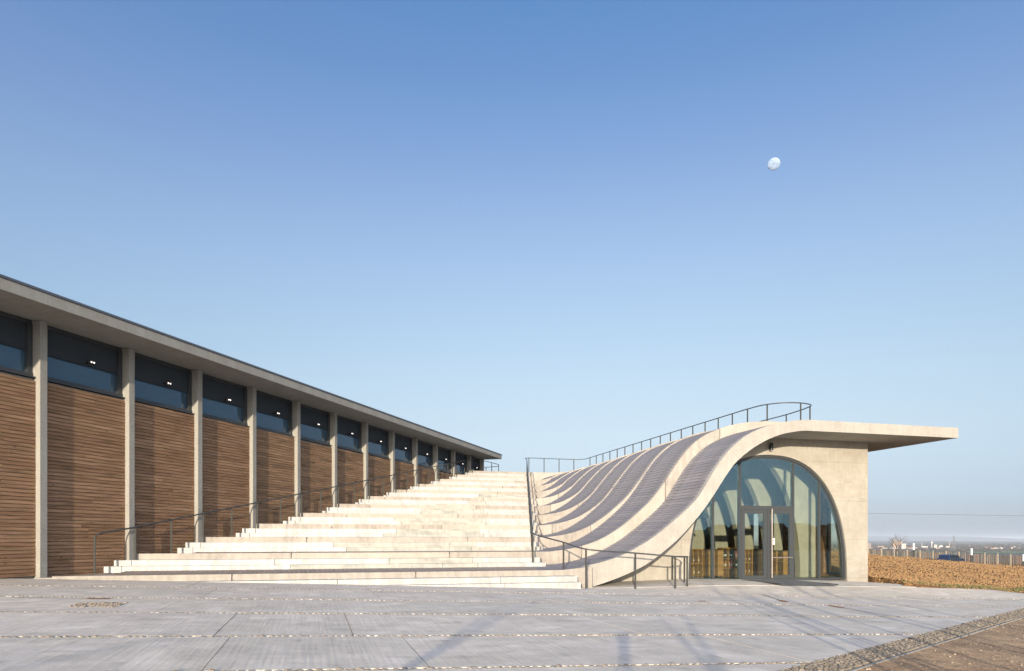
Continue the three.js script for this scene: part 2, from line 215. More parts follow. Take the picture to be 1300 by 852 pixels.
// ------------------------------------------------------------------ plaza: brushed concrete slabs in strips, stone-filled joints
const wallS = (t) => -5.94 + 0.656 * (t - 18.74);                     // outer face line of the hall's columns
{
  const plaza = new THREE.Group(); plaza.name = 'plaza'; plaza.userData = { kind: 'structure' }; scene.add(plaza);
  const clip = (poly, f) => { const out = []; for (let i = 0; i < poly.length; i++) { const a = poly[i], b = poly[(i + 1) % poly.length], fa = f(...a), fb = f(...b); if (fa >= 0) out.push(a); if ((fa < 0) !== (fb < 0)) { const u = fa / (fa - fb); out.push([a[0] + (b[0] - a[0]) * u, a[1] + (b[1] - a[1]) * u]); } } return out; };
  const prism = (poly, lift, th) => { const pos = [], n = poly.length, y = ([s, t]) => G(s, t) + lift; for (let i = 1; i < n - 1; i++) { for (const k of [0, i, i + 1]) pos.push(poly[k][0], y(poly[k]), -poly[k][1]); } for (let i = 0; i < n; i++) { const a = poly[i], b = poly[(i + 1) % n], A = [a[0], y(a), -a[1]], B = [b[0], y(b), -b[1]], C = [b[0], y(b) - th, -b[1]], D = [a[0], y(a) - th, -a[1]]; pos.push(...D, ...C, ...B, ...D, ...B, ...A); } return geoFrom(pos); };
  const rows = [-4, -1.4, 1.1, 3.6, 6.12, 8.27, 10.78, 13.25, 15.9, 18.1, 20.425];
  const cuts = { 6.12: [-11.2, -7.4, -4.1, -0.87, 0.98, 4.9, 8.8, 12.9, 17, 21, 25, 29], 8.27: [-12, -8.1, -4.6, -1.05, 0.44, 4.1, 7.9, 11.8, 15.6, 19.4, 23.2, 27, 31], 10.78: [-13, -9.4, -5.8, -2.13, 1.55, 5.2, 8.9, 12.6, 16.3, 20, 24, 28, 32], 13.25: [-12, -8.6, -5.2, -1.9, 1.22, 4.7, 8.3, 11.9, 15.5, 19.2, 23, 27, 31, 35] };
  const r = rng(21);
  for (let i = 0; i < rows.length - 1; i++) {
    const t0 = rows[i] + 0.042, t1 = rows[i + 1] - (i === rows.length - 2 ? 0 : 0.042), key = rows[i];
    let cs = cuts[key]; if (!cs) { cs = []; for (let s = -14 + r() * 2; s < 36; s += 3.3 + r() * 0.8) cs.push(s); }
    if (key === 18.1) cs = [7.47, 10.2, 13.235, 15.3, 19.2]; 
    cs = key === 18.1 ? cs : [-17, ...cs, 38];
    for (let j = 0; j < cs.length - 1; j++) {
      // slabs are cut into shorter facets along s where the ground bends
      let poly = [[cs[j] + 0.005, t0], [cs[j + 1] - 0.005, t0], [cs[j + 1] - 0.005, t1], [cs[j] + 0.005, t1]];
      poly = clip(poly, DIAG); if (poly.length) poly = clip(poly, (s, t) => s - wallS(t) + 0.1);
      if (poly.length) poly = clip(poly, (s, t) => (s < 17.3 ? 1 : TB(s) + 0.25 - t));
      if (key === 18.1 && poly.length) poly = clip(poly, (s, t) => (s < 17.3 ? 1 : TB(s) + 0.25 - t));
      if (poly.length < 3) continue;
      const parts = [], lo = Math.min(...poly.map((p) => p[0])), hi = Math.max(...poly.map((p) => p[0]));
      const tl = Math.min(...poly.map((p) => p[1])), th = Math.max(...poly.map((p) => p[1]));
      const ns = th > 15.5 && hi > 6.5 ? Math.ceil((hi - lo) / 0.5) : 1, nt = th > 15.5 && hi > 6.5 ? 4 : 1;
      for (let a = 0; a < ns; a++) for (let b = 0; b < nt; b++) { let p = clip(poly, (s) => s - (lo + (hi - lo) * a / ns)); if (p.length > 2) p = clip(p, (s) => lo + (hi - lo) * (a + 1) / ns - s); if (p.length > 2) p = clip(p, (s, t) => t - (tl + (th - tl) * b / nt)); if (p.length > 2) p = clip(p, (s, t) => tl + (th - tl) * (b + 1) / nt - t); if (p.length > 2) parts.push(prism(p, 0.0014 * ((j + i) % 3 - 1), 0.14)); }
      if (!parts.length) continue;
      mesh('slab', parts.length > 1 ? merge(parts) : parts[0], key === 18.1 ? M.apron : M.slab[Math.floor(r() * 4)], plaza);
    }
  }
  // small stones bedded in the strip joints, and the cobble border along the track
  const N = 15000, im = new THREE.InstancedMesh(new THREE.DodecahedronGeometry(1, 0), mat([0.27, 0.235, 0.19], 0.9), N), m4 = new THREE.Matrix4(), e = new THREE.Euler(), qn = new THREE.Quaternion(); let n = 0;
  const put = (s, t, k, flat, tone = 1) => { if (n >= N) return; e.set(r() * 0.5, r() * 6, r() * 0.5); m4.compose(V(s, G(s, t) - k * flat * 0.55 - 0.001, t), qn.setFromEuler(e), new THREE.Vector3(k * (0.8 + r() * 0.5), k * flat, k)); im.setMatrixAt(n, m4); const b = (0.8 + r() * 0.35) * tone, w = r() * 0.2; im.setColorAt(n++, new THREE.Color().setRGB(b, b * (0.97 - w * 0.3), b * (0.92 - w * 0.6))); };
  for (const t of rows.slice(3, 9)) for (let s = Math.max(-10, wallS(t)); s < 30; s += 0.045 + r() * 0.05) { if (DIAG(s, t) > 0 && (s < 17.3 || t < TB(s))) put(s, t + (r() - 0.5) * 0.05, 0.026 + r() * 0.016, 0.6); }
  for (let u = -3; u < 30; u += 0.062) for (let w = 0; w < 7; w++) { const d = -0.03 - w * 0.058 + (r() - 0.5) * 0.02, s = 4.16 + 0.858 * (u + r() * 0.03) - d * 0.514, t = 5.71 + 0.514 * (u + r() * 0.03) + d * 0.858; put(s, t, 0.024 + r() * 0.008, 0.4, 0.85); }
  for (let i = 0; i < 160; i++) put(-3.42 + r() * 0.62, 11.5 + r() * 0.8, 0.045, 0.75);
  im.count = n; im.name = 'joint_stones'; im.castShadow = im.receiveShadow = true; tag(im, 'small pale stones bedded in joints between the concrete slabs', 'stones', null, 'stuff'); scene.add(im);
  // mortar bed under the stones
  const bed = [], Q = (a, b, c, d) => { for (const [s, t] of [a, b, c, a, c, d]) bed.push(s, G(s, t) - 0.009, -t); };
  for (const t of rows.slice(3, 9)) for (let s = -12; s < 30; s += 0.5) if (s > wallS(t) && DIAG(s, t) > -0.2 && (s < 17.3 || t < TB(s))) Q([s, t - 0.08], [s + 0.5, t - 0.08], [s + 0.5, t + 0.08], [s, t + 0.08]);
  for (let u = -3; u < 30; u += 0.5) { const c = (d, k) => [4.16 + 0.858 * (u + k) - d * 0.514, 5.71 + 0.514 * (u + k) + d * 0.858]; Q(c(-0.4, 0), c(-0.4, 0.5), c(0.02, 0.5), c(0.02, 0)); }
  mesh('joint_bed', geoFrom(bed), mat([0.34, 0.29, 0.23], 1, { map: earthTex }), plaza);
  const kerb = []; for (let u = -3; u < 30; u += 1.0) { const c = (d, k) => { const s = 4.16 + 0.858 * (u + k) - d * 0.514, t = 5.71 + 0.514 * (u + k) + d * 0.858; return [s, t]; }; kerb.push(prism([c(-0.455, 0.003), c(-0.455, 0.997), c(-0.425, 0.997), c(-0.425, 0.003)], -0.004, 0.15)); }
  kerb.forEach((g) => mesh('edge_stone', g, M.castCol, plaza));
}
// ------------------------------------------------------------------ tilled earth to the right of the shop
const mound = (X, Z) => {
  const s = X * CY + Z * SY, t = -X * SY + Z * CY, front = G(s, t) - 0.01, ridge = 0.35 - 0.086 * (X - 22.15);
  let y = front + (ridge - front) * sm(Z, 20, 45) + (n32(s * 0.6, t * 0.6) - 0.5) * 0.14 + (n64(s * 2.1, t * 2.1) - 0.5) * 0.10 * sm(t - TB(s), 0, 2);
  y -= sm(Z, 45, 100) * (3.0 + ridge);
  y -= (1 - sm(t - TB(s), -0.35, 0.12)) * 0.5;
  if (t > 18.6) y -= (1 - sm(s, 18.62, 18.8)) * 0.7;
  return y;
};
{
  const pos = [], nrm = 0, p = (X, Z) => { const v = cam(X, mound(X, Z), Z); return [v.x, v.y, v.z]; };
  const grid = (x0, x1, z0, z1, d, e) => { for (let X = x0; X < x1 - 1e-6; X += d) for (let Z = z0; Z < z1 - 1e-6; Z += e) { const A = p(X, Z), B = p(X + d, Z), C = p(X + d, Z + e), D = p(X, Z + e); pos.push(...A, ...B, ...C, ...A, ...C, ...D); } };
  grid(8, 40, 18, 46, 0.2, 0.2); grid(8, 88, 46, 102, 1, 1);
  structure('tilled_earth', geoFrom(pos), M.earth);
  const r = rng(303), N = 52000, im = new THREE.InstancedMesh(new THREE.DodecahedronGeometry(1, 0), M.clod, N), m4 = new THREE.Matrix4(), e = new THREE.Euler(), qn = new THREE.Quaternion(); let n = 0;
  while (n < N) { const Z = 18 + 28 * r() ** 1.3, X = Z * (0.42 + r() * 0.36), s = X * CY + Z * SY, t = -X * SY + Z * CY; if (t < TB(s) + 0.1 || (s < 18.75 && t > 18.6)) continue; const k = (0.010 + 0.034 * r() ** 3) * (0.6 + sm(t - TB(s), 0, 1.5) * 0.6); e.set(r() * 6, r() * 6, r() * 6); m4.compose(cam(X, mound(X, Z) + k * 0.25, Z), qn.setFromEuler(e), new THREE.Vector3(k, k * (0.6 + r() * 0.4), k)); im.setMatrixAt(n, m4); const b = 0.82 + r() * 0.36; im.setColorAt(n++, new THREE.Color().setRGB(b, b * (0.95 + r() * 0.08), b * (0.9 + r() * 0.15))); }
  im.name = 'earth_clods'; im.castShadow = im.receiveShadow = true; tag(im, 'loose brown clods strewn over the tilled earth', 'soil', null, 'stuff'); scene.add(im);
  // sparse weeds along the earth's front edge
  const r2 = rng(8), pts = [];
  for (let i = 0; i < 420; i++) { const s = 18.2 + r2() * 7, t = TB(s) + 0.12 + r2() * 0.5, X = s * CY - t * SY, Z = s * SY + t * CY; if (s < 18.8 && t > 18.6) continue; const c = cam(X, mound(X, Z), Z); for (let k = 0; k < 4; k++) { const a = r2() * 6.3, h = 0.03 + r2() * 0.06, w = 0.008; pts.push(c.x - w, c.y, c.z, c.x + w, c.y, c.z, c.x + Math.cos(a) * h * 0.8, c.y + h, c.z + Math.sin(a) * h * 0.8); } }
  const wg = new THREE.BufferGeometry(); wg.setAttribute('position', new THREE.Float32BufferAttribute(pts, 3)); wg.computeVertexNormals();
  const wm = mesh('weeds', wg, mat([0.10, 0.12, 0.04], 0.9, { side: THREE.DoubleSide })); tag(wm, 'sparse low weeds at the edge of the tilled earth', 'weeds', null, 'stuff');
}
// ------------------------------------------------------------------ amphitheatre: stairs that swell into the wave roof
const T0 = 18.74, DT = 2.085, NT = 12, tk = (k) => T0 + DT * k, L = (k) => 0.5 + 0.45 * k;
const WAVE = table([0, 0.1, 0.2, 0.3, 0.4, 0.45, 0.5, 0.55, 0.6, 0.65, 0.7, 0.8, 0.9, 1], [0, 0.025, 0.076, 0.172, 0.31, 0.395, 0.505, 0.63, 0.74, 0.82, 0.876, 0.945, 0.983, 1]);
const midS = [11.1, 10.97, 11.08, 11.36, 11.65, 11.95, 12.2, 12.5, 12.8, 13.1, 13.4, 13.7];
const beamTop = table([6.6, 7.45, 8.37, 9.28, 10.27, 10.89, 11.12, 11.6, 12.03, 12.62, 13.27, 13.76, 14.46, 14.9, 20.8], [0.5, 0.60, 0.83, 1.26, 1.96, 2.5, 2.8, 3.52, 4.03, 4.49, 4.78, 4.92, 5.03, 5.06, 5.06]);
const beamBot = table([7.3, 7.61, 8.29, 8.9, 9.28, 9.67, 10.35, 10.68, 11.09, 11.51, 11.95, 12.23, 12.62, 13.03, 13.43, 14.05, 14.8, 20.8], [-0.06, 0.0, 0.2, 0.43, 0.61, 0.86, 1.38, 1.7, 2.14, 2.68, 3.3, 3.64, 3.96, 4.22, 4.42, 4.62, 4.72, 4.72]);
function H(k, s) {
  if (k === 0) return beamTop(s);
  const a = 6.5 + 0.56 * k, m = midS[k], e = 14.6 + 0.2 * k, R = k < 10 ? 5.34 : k === 10 ? 5.4 : 5.47;
  const v = s < m ? 0.5 * clamp((s - a) / (m - a), 0, 1) : 0.5 + 0.5 * clamp((s - m) / (e - m), 0, 1);
  return L(k) + (R - L(k)) * WAVE(v);
}
const amph = thing('amphitheatre', 'wide outdoor stair of pale benches and steps that swells up into a wave roof', 'stairs');
{
  const r = rng(99);
  // risers / benches: long cast panels with open joints, running from the hall wall across the stair and up the wave
  const joints = [[-1.9, 2.55, 7.46], [-0.6, 3.9, 8.1, 11.0, 13.0], [-0.2, 4.9, 9.25, 12.3], [0.6, 4.4, 8.55, 11.0], [1.2, 5.4, 10.4], [2.2, 6.6, 9.9, 12.2], [3.0, 7.4, 11.0], [4.2, 8.6, 10.6], [5.4, 9.4, 12.1], [6.5, 10.7], [7.6, 12.1], [9.0, 12.9]];
  for (let k = 0; k < NT; k++) {
    const cuts = [k ? wallS(tk(k)) - 0.14 : -5.74, ...joints[k]]; if (k) cuts.push(16.4);
    for (let j = 0; j < cuts.length - 1; j++) {
      const a = cuts[j] + 0.016, b = cuts[j + 1] - 0.016;
      const top = (s) => (k === 0 ? H(0, s) : Math.max(H(k, s), H(k - 1, s) + 0.035) + 0.012), bot = (s) => (k === 0 ? -0.15 : H(k - 1, s) - 0.06);
      mesh('bench_panel', strip(range(a, b, 0.18), top, bot, tk(k) - (k ? 0 : 0.4), tk(k) + 0.14 - (k ? 0 : 0.4)), k === 0 ? M.bench[0] : M.bench[Math.floor(r() * 3)], amph);
    }
  }
  // white step blocks in pairs before every bench
  for (let k = 0; k <= NT - 1; k++) for (let q = 0; q < 2; q++) {
    const off = q ? 0.38 : 0.64, base = k === 0 ? 0.05 : L(k - 1), y1 = base + 0.15 * (q + 1), y0 = k === 0 ? -0.2 : base - 0.02, tf = tk(k) - (k ? 0 : 0.4), t0 = tf - off, t1 = q ? tf - 0.002 : tf - 0.381;
    let s0 = k === 0 ? -7.2 : wallS(t0) - 0.16, end = k === 0 ? 6.87 : 6.72 + 0.58 * (k - 1) - q * 0.1, first = true;
    while (s0 < end - 0.05) {
      let len = first ? 0.42 : 3.0 + r() * 1.6; if (end - (s0 + len) < 1.2) len = end - s0; if (!first && end - 2.1 > s0 + 0.5 && end - 2.1 < s0 + len) len = end - 2.1 - s0;
      const s1 = Math.min(end, s0 + len), u = (s0 - wallS(t0)) / (end - wallS(t0));
      const m = k === 0 ? M.stepCool : u < 0.22 + r() * 0.16 ? M.stepWhite : s0 >= end - 2.15 ? M.stepCool : M.stepGrey[Math.floor(r() * 3)];
      mesh('step_block', sbox(s0 + 0.004, s1 - 0.004, y0 + q * 0.001, y1, t0, t1, 0.008), m, amph);
      s0 = s1; first = false;
    }
  }
  // tread slabs under the decking
  for (let k = 0; k < NT; k++) {
    const s0 = wallS(tk(k)) - 0.14, s1 = k === 0 ? 7.46 : 17, tE = k === NT - 1 ? 44.5 : tk(k + 1) + 0.1;
    mesh('tread', strip(range(s0, s1, 0.25), (s) => H(k, s) - 0.034, (s) => H(k, s) - 0.26, tk(k) + 0.05 - (k ? 0 : 0.4), tE), M.cast, amph);
  }
  // decking boards laid front to back, following the swell; the 300 that show largest are single boards
  const bgN = boxUV(new THREE.BoxGeometry(0.112, 0.03, DT - 0.15)), bgL = boxUV(new THREE.BoxGeometry(0.112, 0.03, DT + 0.25)), rest = []; let single = 0;
  const board = (k, s, ds, alone) => {
    const long = k === 0 && s < 7.4, bg = long ? bgL : bgN;
    const slope = (H(k, s + 0.05) - H(k, s - 0.05)) / 0.1, th = Math.atan(slope), tilt = 0.03 + (r() - 0.5) * 0.02, fall = 0.032 * (1 - sm(s, 6 + 0.56 * k, 8 + 0.56 * k));
    const p = V(s, H(k, s) + fall * 0.5 - 0.018 * Math.cos(th) + (r() - 0.5) * 0.003, tk(k) + 0.14 + (DT - 0.15) / 2 - (long ? 0.2 : 0));
    if (alone) { const m = mesh('deck_board', bg, (s < 6.2 + 0.56 * k ? M.deckBrown : M.deck)[Math.floor(r() * 4)], amph, p); m.rotation.set(fall, 0, th - tilt); single++; }
    else { const g = bg.clone(); g.rotateZ(th - tilt); g.rotateX(fall); g.translate(p.x, p.y, p.z); rest.push(g); }
  };
  const runs = [];
  for (let k = 0; k < NT; k++) {
    let s = k < 3 ? wallS(tk(k)) + 1.3 : 6 + 0.56 * k; const end = k === 0 ? 14.9 : 16;
    while (s < end) { const sl = (H(k, s + 0.05) - H(k, s - 0.05)) / 0.1, ds = 0.12 / Math.hypot(1, sl); runs.push([k, s + ds / 2, ds]); s += ds; }
  }
  const big = (x) => (x[0] === 0 ? 0 : x[0] === 1 ? 5 : 8 + x[0]) + Math.max(0, x[1] - 14.2) * 6;
  runs.sort((a, b) => big(a) - big(b)).forEach((x, i) => board(...x, i < 300));
  const m = mesh('deck_boards', merge(rest), M.deck[0], amph); m.userData = { kind: 'stuff' };
}
// ------------------------------------------------------------------ wine shop pavilion under the wave
const shop = thing('shop_pavilion', 'pale concrete pavilion with a large arched glass front and a thin cantilevered canopy', 'building');
const ARC = { c: 14.68, a: 3.06, b: 4.19, y0: -0.03, n: 2.35 };
const arch = (s, inset = 0) => { const a = ARC.a - inset, u = Math.abs(s - ARC.c) / a; return u >= 1 ? ARC.y0 : ARC.y0 + (ARC.b - inset) * Math.pow(1 - Math.pow(u, ARC.n), 1 / ARC.n); };
{
  // front edge beam of the wave and canopy, cast in lengths
  const cuts = [7.46, 10.9, 14.92, 17.15, 18.95, 20.7];
  for (let j = 0; j < cuts.length - 1; j++) mesh('edge_beam', strip(range(cuts[j] + (j ? 0.002 : 0), cuts[j + 1] - 0.002, 0.12), beamTop, beamBot, T0, T0 + 0.2), M.cast, shop);
  mesh('wave_slab', strip(range(7.46, 20.695, 0.15), (s) => beamTop(s) - 0.036, (s) => beamBot(s) + 0.002, T0 + 0.2, tk(1) + 0.05), M.cast, shop);
  mesh('roof_slab', strip([14.6, 20.69], () => 5.03, () => 4.722, tk(1) + 0.052, 44.4), M.cast, shop);
  // front wall with the arched opening
  const sh = new THREE.Shape(); sh.moveTo(7.95, -0.3); sh.lineTo(18.6, -0.3); sh.lineTo(18.6, 4.74);
  for (const s of range(8.0, 14.8, 0.15).reverse()) sh.lineTo(s, Math.min(4.74, beamBot(s) + 0.06));
  const hole = new THREE.Path(); hole.moveTo(ARC.c - ARC.a, -0.299); const N = 72;
  for (let i = 0; i <= N; i++) { const a = Math.PI - Math.PI * i / N, cx = Math.cos(a), sx = Math.sin(a), e = 2 / ARC.n; hole.lineTo(ARC.c + ARC.a * Math.sign(cx) * Math.abs(cx) ** e, ARC.y0 + ARC.b * Math.abs(sx) ** e); }
  hole.lineTo(ARC.c + ARC.a, -0.299); sh.holes.push(hole);
  const wg = new THREE.ExtrudeGeometry(sh, { depth: 0.36, bevelEnabled: false }); wg.translate(0, 0, -(20.44 + 0.36)); mesh('front_wall', boxUV(wg), M.wallCast, shop);
  // arched frame
  const prof = (inset) => { const a = []; for (let i = 0; i <= N; i++) { const q = Math.PI * i / N, cx = -Math.cos(q), sx = Math.sin(q), e = 2 / ARC.n; a.push([ARC.c + (ARC.a - inset) * Math.sign(cx) * Math.abs(cx) ** e, ARC.y0 + (ARC.b - inset) * Math.abs(sx) ** e]); } return a; };
  const ring = (i0, i1, t0, t1) => { const A = prof(i0), B = prof(i1), pos = [], q = (...v) => { for (const k of [0, 1, 2, 0, 2, 3]) pos.push(v[k].x, v[k].y, v[k].z); }; for (let i = 0; i < N; i++) { const f = (P, j, t) => V(P[j][0], P[j][1], t); q(f(B, i, t0), f(B, i + 1, t0), f(A, i + 1, t0), f(A, i, t0)); q(f(B, i, t1), f(B, i + 1, t1), f(B, i + 1, t0), f(B, i, t0)); q(f(A, i, t0), f(A, i + 1, t0), f(A, i + 1, t1), f(A, i, t1)); q(f(A, i, t1), f(A, i + 1, t1), f(B, i + 1, t1), f(B, i, t1)); } return geoFrom(pos); };
  const fr = mesh('arch_frame', ring(0.004, 0.07, 20.5, 20.6), M.frame, shop); mesh('frame_bead', ring(0.075, 0.115, 20.53, 20.58), M.frame, fr);
  const mull = [12.56, 13.56, 15.62, 16.66];
  for (const s of mull) mesh('mullion', sbox(s - 0.035, s + 0.035, -0.02, arch(s, 0.1), 20.5, 20.62), M.frame, shop);
  mesh('sill', sbox(ARC.c - ARC.a + 0.05, ARC.c + ARC.a - 0.05, -0.05, 0.012, 20.49, 20.64), M.frame, shop);
  mesh('transom', sbox(13.596, 15.584, 2.33, 2.46, 20.495, 20.62), M.frame, shop);
  const pane = (s0, s1, y0, name = 'pane', parent = shop) => { const p = new THREE.Shape(); p.moveTo(s0, y0); p.lineTo(s1, y0); for (const s of range(s0, s1, 0.06).reverse()) p.lineTo(s, Math.max(y0 + 0.01, arch(s, 0.1))); const g = new THREE.ShapeGeometry(p, 1); g.translate(0, 0, -20.555); const p1 = mesh(name, boxUV(g), M.glass, parent), g2 = boxUV(g.clone()); g2.translate(0, 0, 0.018); mesh('outer_pane', g2, M.coated, p1); return p1; };
  pane(11.74, 12.525, 0.012); pane(12.595, 13.525, 0.012); pane(13.595, 15.585, 2.46); pane(15.655, 16.625, 0.012); pane(16.695, 17.62, 0.012);
  // double door
  for (const [s0, s1] of [[13.6, 14.585], [14.595, 15.58]]) {
    const d = mesh('door_leaf', merge([sbox(s0, s0 + 0.13, 0.016, 2.325, 20.49, 20.56), sbox(s1 - 0.13, s1, 0.016, 2.325, 20.49, 20.56), sbox(s0 + 0.13, s1 - 0.13, 2.2, 2.325, 20.49, 20.56), sbox(s0 + 0.13, s1 - 0.13, 0.016, 0.14, 20.49, 20.56)]), M.frame, shop);
    const g = new THREE.PlaneGeometry(s1 - s0 - 0.26, 2.06); g.translate((s0 + s1) / 2, 1.17, -20.53); const dp = mesh('door_pane', boxUV(g), M.glass, d), g2 = boxUV(g.clone()); g2.translate(0, 0, 0.012); mesh('coated_pane', g2, M.coated, d);
    if (s0 > 14) {
      mesh('pull_bar', merge([bar(V(14.73, 0.05, 20.43), V(14.73, 2.36, 20.43), 0.024, 0.024, 10), sbox(14.72, 14.74, 0.3, 0.33, 20.43, 20.49), sbox(14.72, 14.74, 2.1, 2.13, 20.43, 20.49)]), M.steel, d);
      mesh('push_bar', bar(V(14.76, 0.73, 20.44), V(15.54, 0.73, 20.44), 0.018, 0.018, 8), M.steel, d);
      const n = mesh('notice', sbox(14.79, 14.89, 1.17, 1.37, 20.505, 20.509), mat([0.85, 0.83, 0.82], 0.6), d); mesh('red_mark', merge([sbox(14.815, 14.865, 1.285, 1.335, 20.501, 20.5045), sbox(14.81, 14.87, 1.24, 1.25, 20.501, 20.5045), sbox(14.81, 14.86, 1.21, 1.218, 20.501, 20.5045)]), mat([0.6, 0.10, 0.09], 0.6), n);
    }
  }
  // interior: floor, portal frames with arched openings, side walls with tall lights
  mesh('floor', sbox(8.1, 18.58, -0.32, -0.012, 20.805, 44), M.floor, shop);
  for (let k = 0; k < 10; k++) {
    const t = 21.55 + 1.85 * k, kk = Math.min(NT - 1, Math.floor((t - T0) / DT)), p = new THREE.Shape(), top = (s) => Math.min(4.7, H(kk, s) - 0.3, t < tk(1) ? 9 : 9); p.moveTo(11.4, -0.005); p.lineTo(17.34, -0.005); p.lineTo(17.34, 4.7);
    for (const s of range(11.4, 15.5, 0.25).reverse()) p.lineTo(s, top(s));
    const h = new THREE.Path(); h.moveTo(11.5, -0.004); for (const s of range(11.5, 14.45, 0.25)) h.lineTo(s, Math.min(4.38, top(s) - 0.12)); for (let i = 1; i <= 24; i++) { const a = Math.PI / 2 * (1 - i / 24), e = 2 / 2.15; h.lineTo(14.45 + 2.25 * Math.cos(a) ** e, Math.min(4.38 * Math.sin(a) ** e, 4.58)); } h.lineTo(16.7, -0.004); p.holes.push(h);
    const g = new THREE.ExtrudeGeometry(p, { depth: 0.28, bevelEnabled: false }); g.translate(0, 0, -(t + 0.28)); mesh('portal_frame', boxUV(g), M.castWarm, shop);
  }
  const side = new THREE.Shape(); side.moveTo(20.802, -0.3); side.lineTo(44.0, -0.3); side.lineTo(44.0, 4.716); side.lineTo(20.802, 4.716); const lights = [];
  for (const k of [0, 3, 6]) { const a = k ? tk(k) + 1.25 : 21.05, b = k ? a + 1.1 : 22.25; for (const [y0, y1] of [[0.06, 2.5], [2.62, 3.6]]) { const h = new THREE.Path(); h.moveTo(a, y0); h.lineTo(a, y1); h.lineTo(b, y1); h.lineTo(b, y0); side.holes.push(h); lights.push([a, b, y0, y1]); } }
  const sg = new THREE.ExtrudeGeometry(side, { depth: 0.34, bevelEnabled: false }); sg.rotateY(Math.PI / 2); sg.translate(18.25, 0, 0); mesh('side_wall', boxUV(sg), M.wood[3], shop);  // dark timber colour stands in for the dimness of the interior
  for (const [a, b, y0, y1] of lights) { const w = mesh('window', merge([sbox(18.4, 18.46, y0, y0 + 0.06, a, b), sbox(18.4, 18.46, y1 - 0.06, y1, a, b), sbox(18.4, 18.46, y0 + 0.06, y1 - 0.06, a, a + 0.06), sbox(18.4, 18.46, y0 + 0.06, y1 - 0.06, b - 0.06, b)]), M.frame, shop); const g = new THREE.PlaneGeometry(b - a - 0.12, y1 - y0 - 0.12); g.rotateY(-Math.PI / 2); g.translate(18.43, (y0 + y1) / 2, -(a + b) / 2); mesh('pane', boxUV(g), M.glass, w); }
  mesh('inner_wall', sbox(11.0, 11.3, -0.011, 1.75, 20.81, 40), M.castWarm, shop);
  mesh('back_wall', sbox(-4, 18.58, -1, 5.0, 44.05, 44.35), M.castWarm, shop);
}
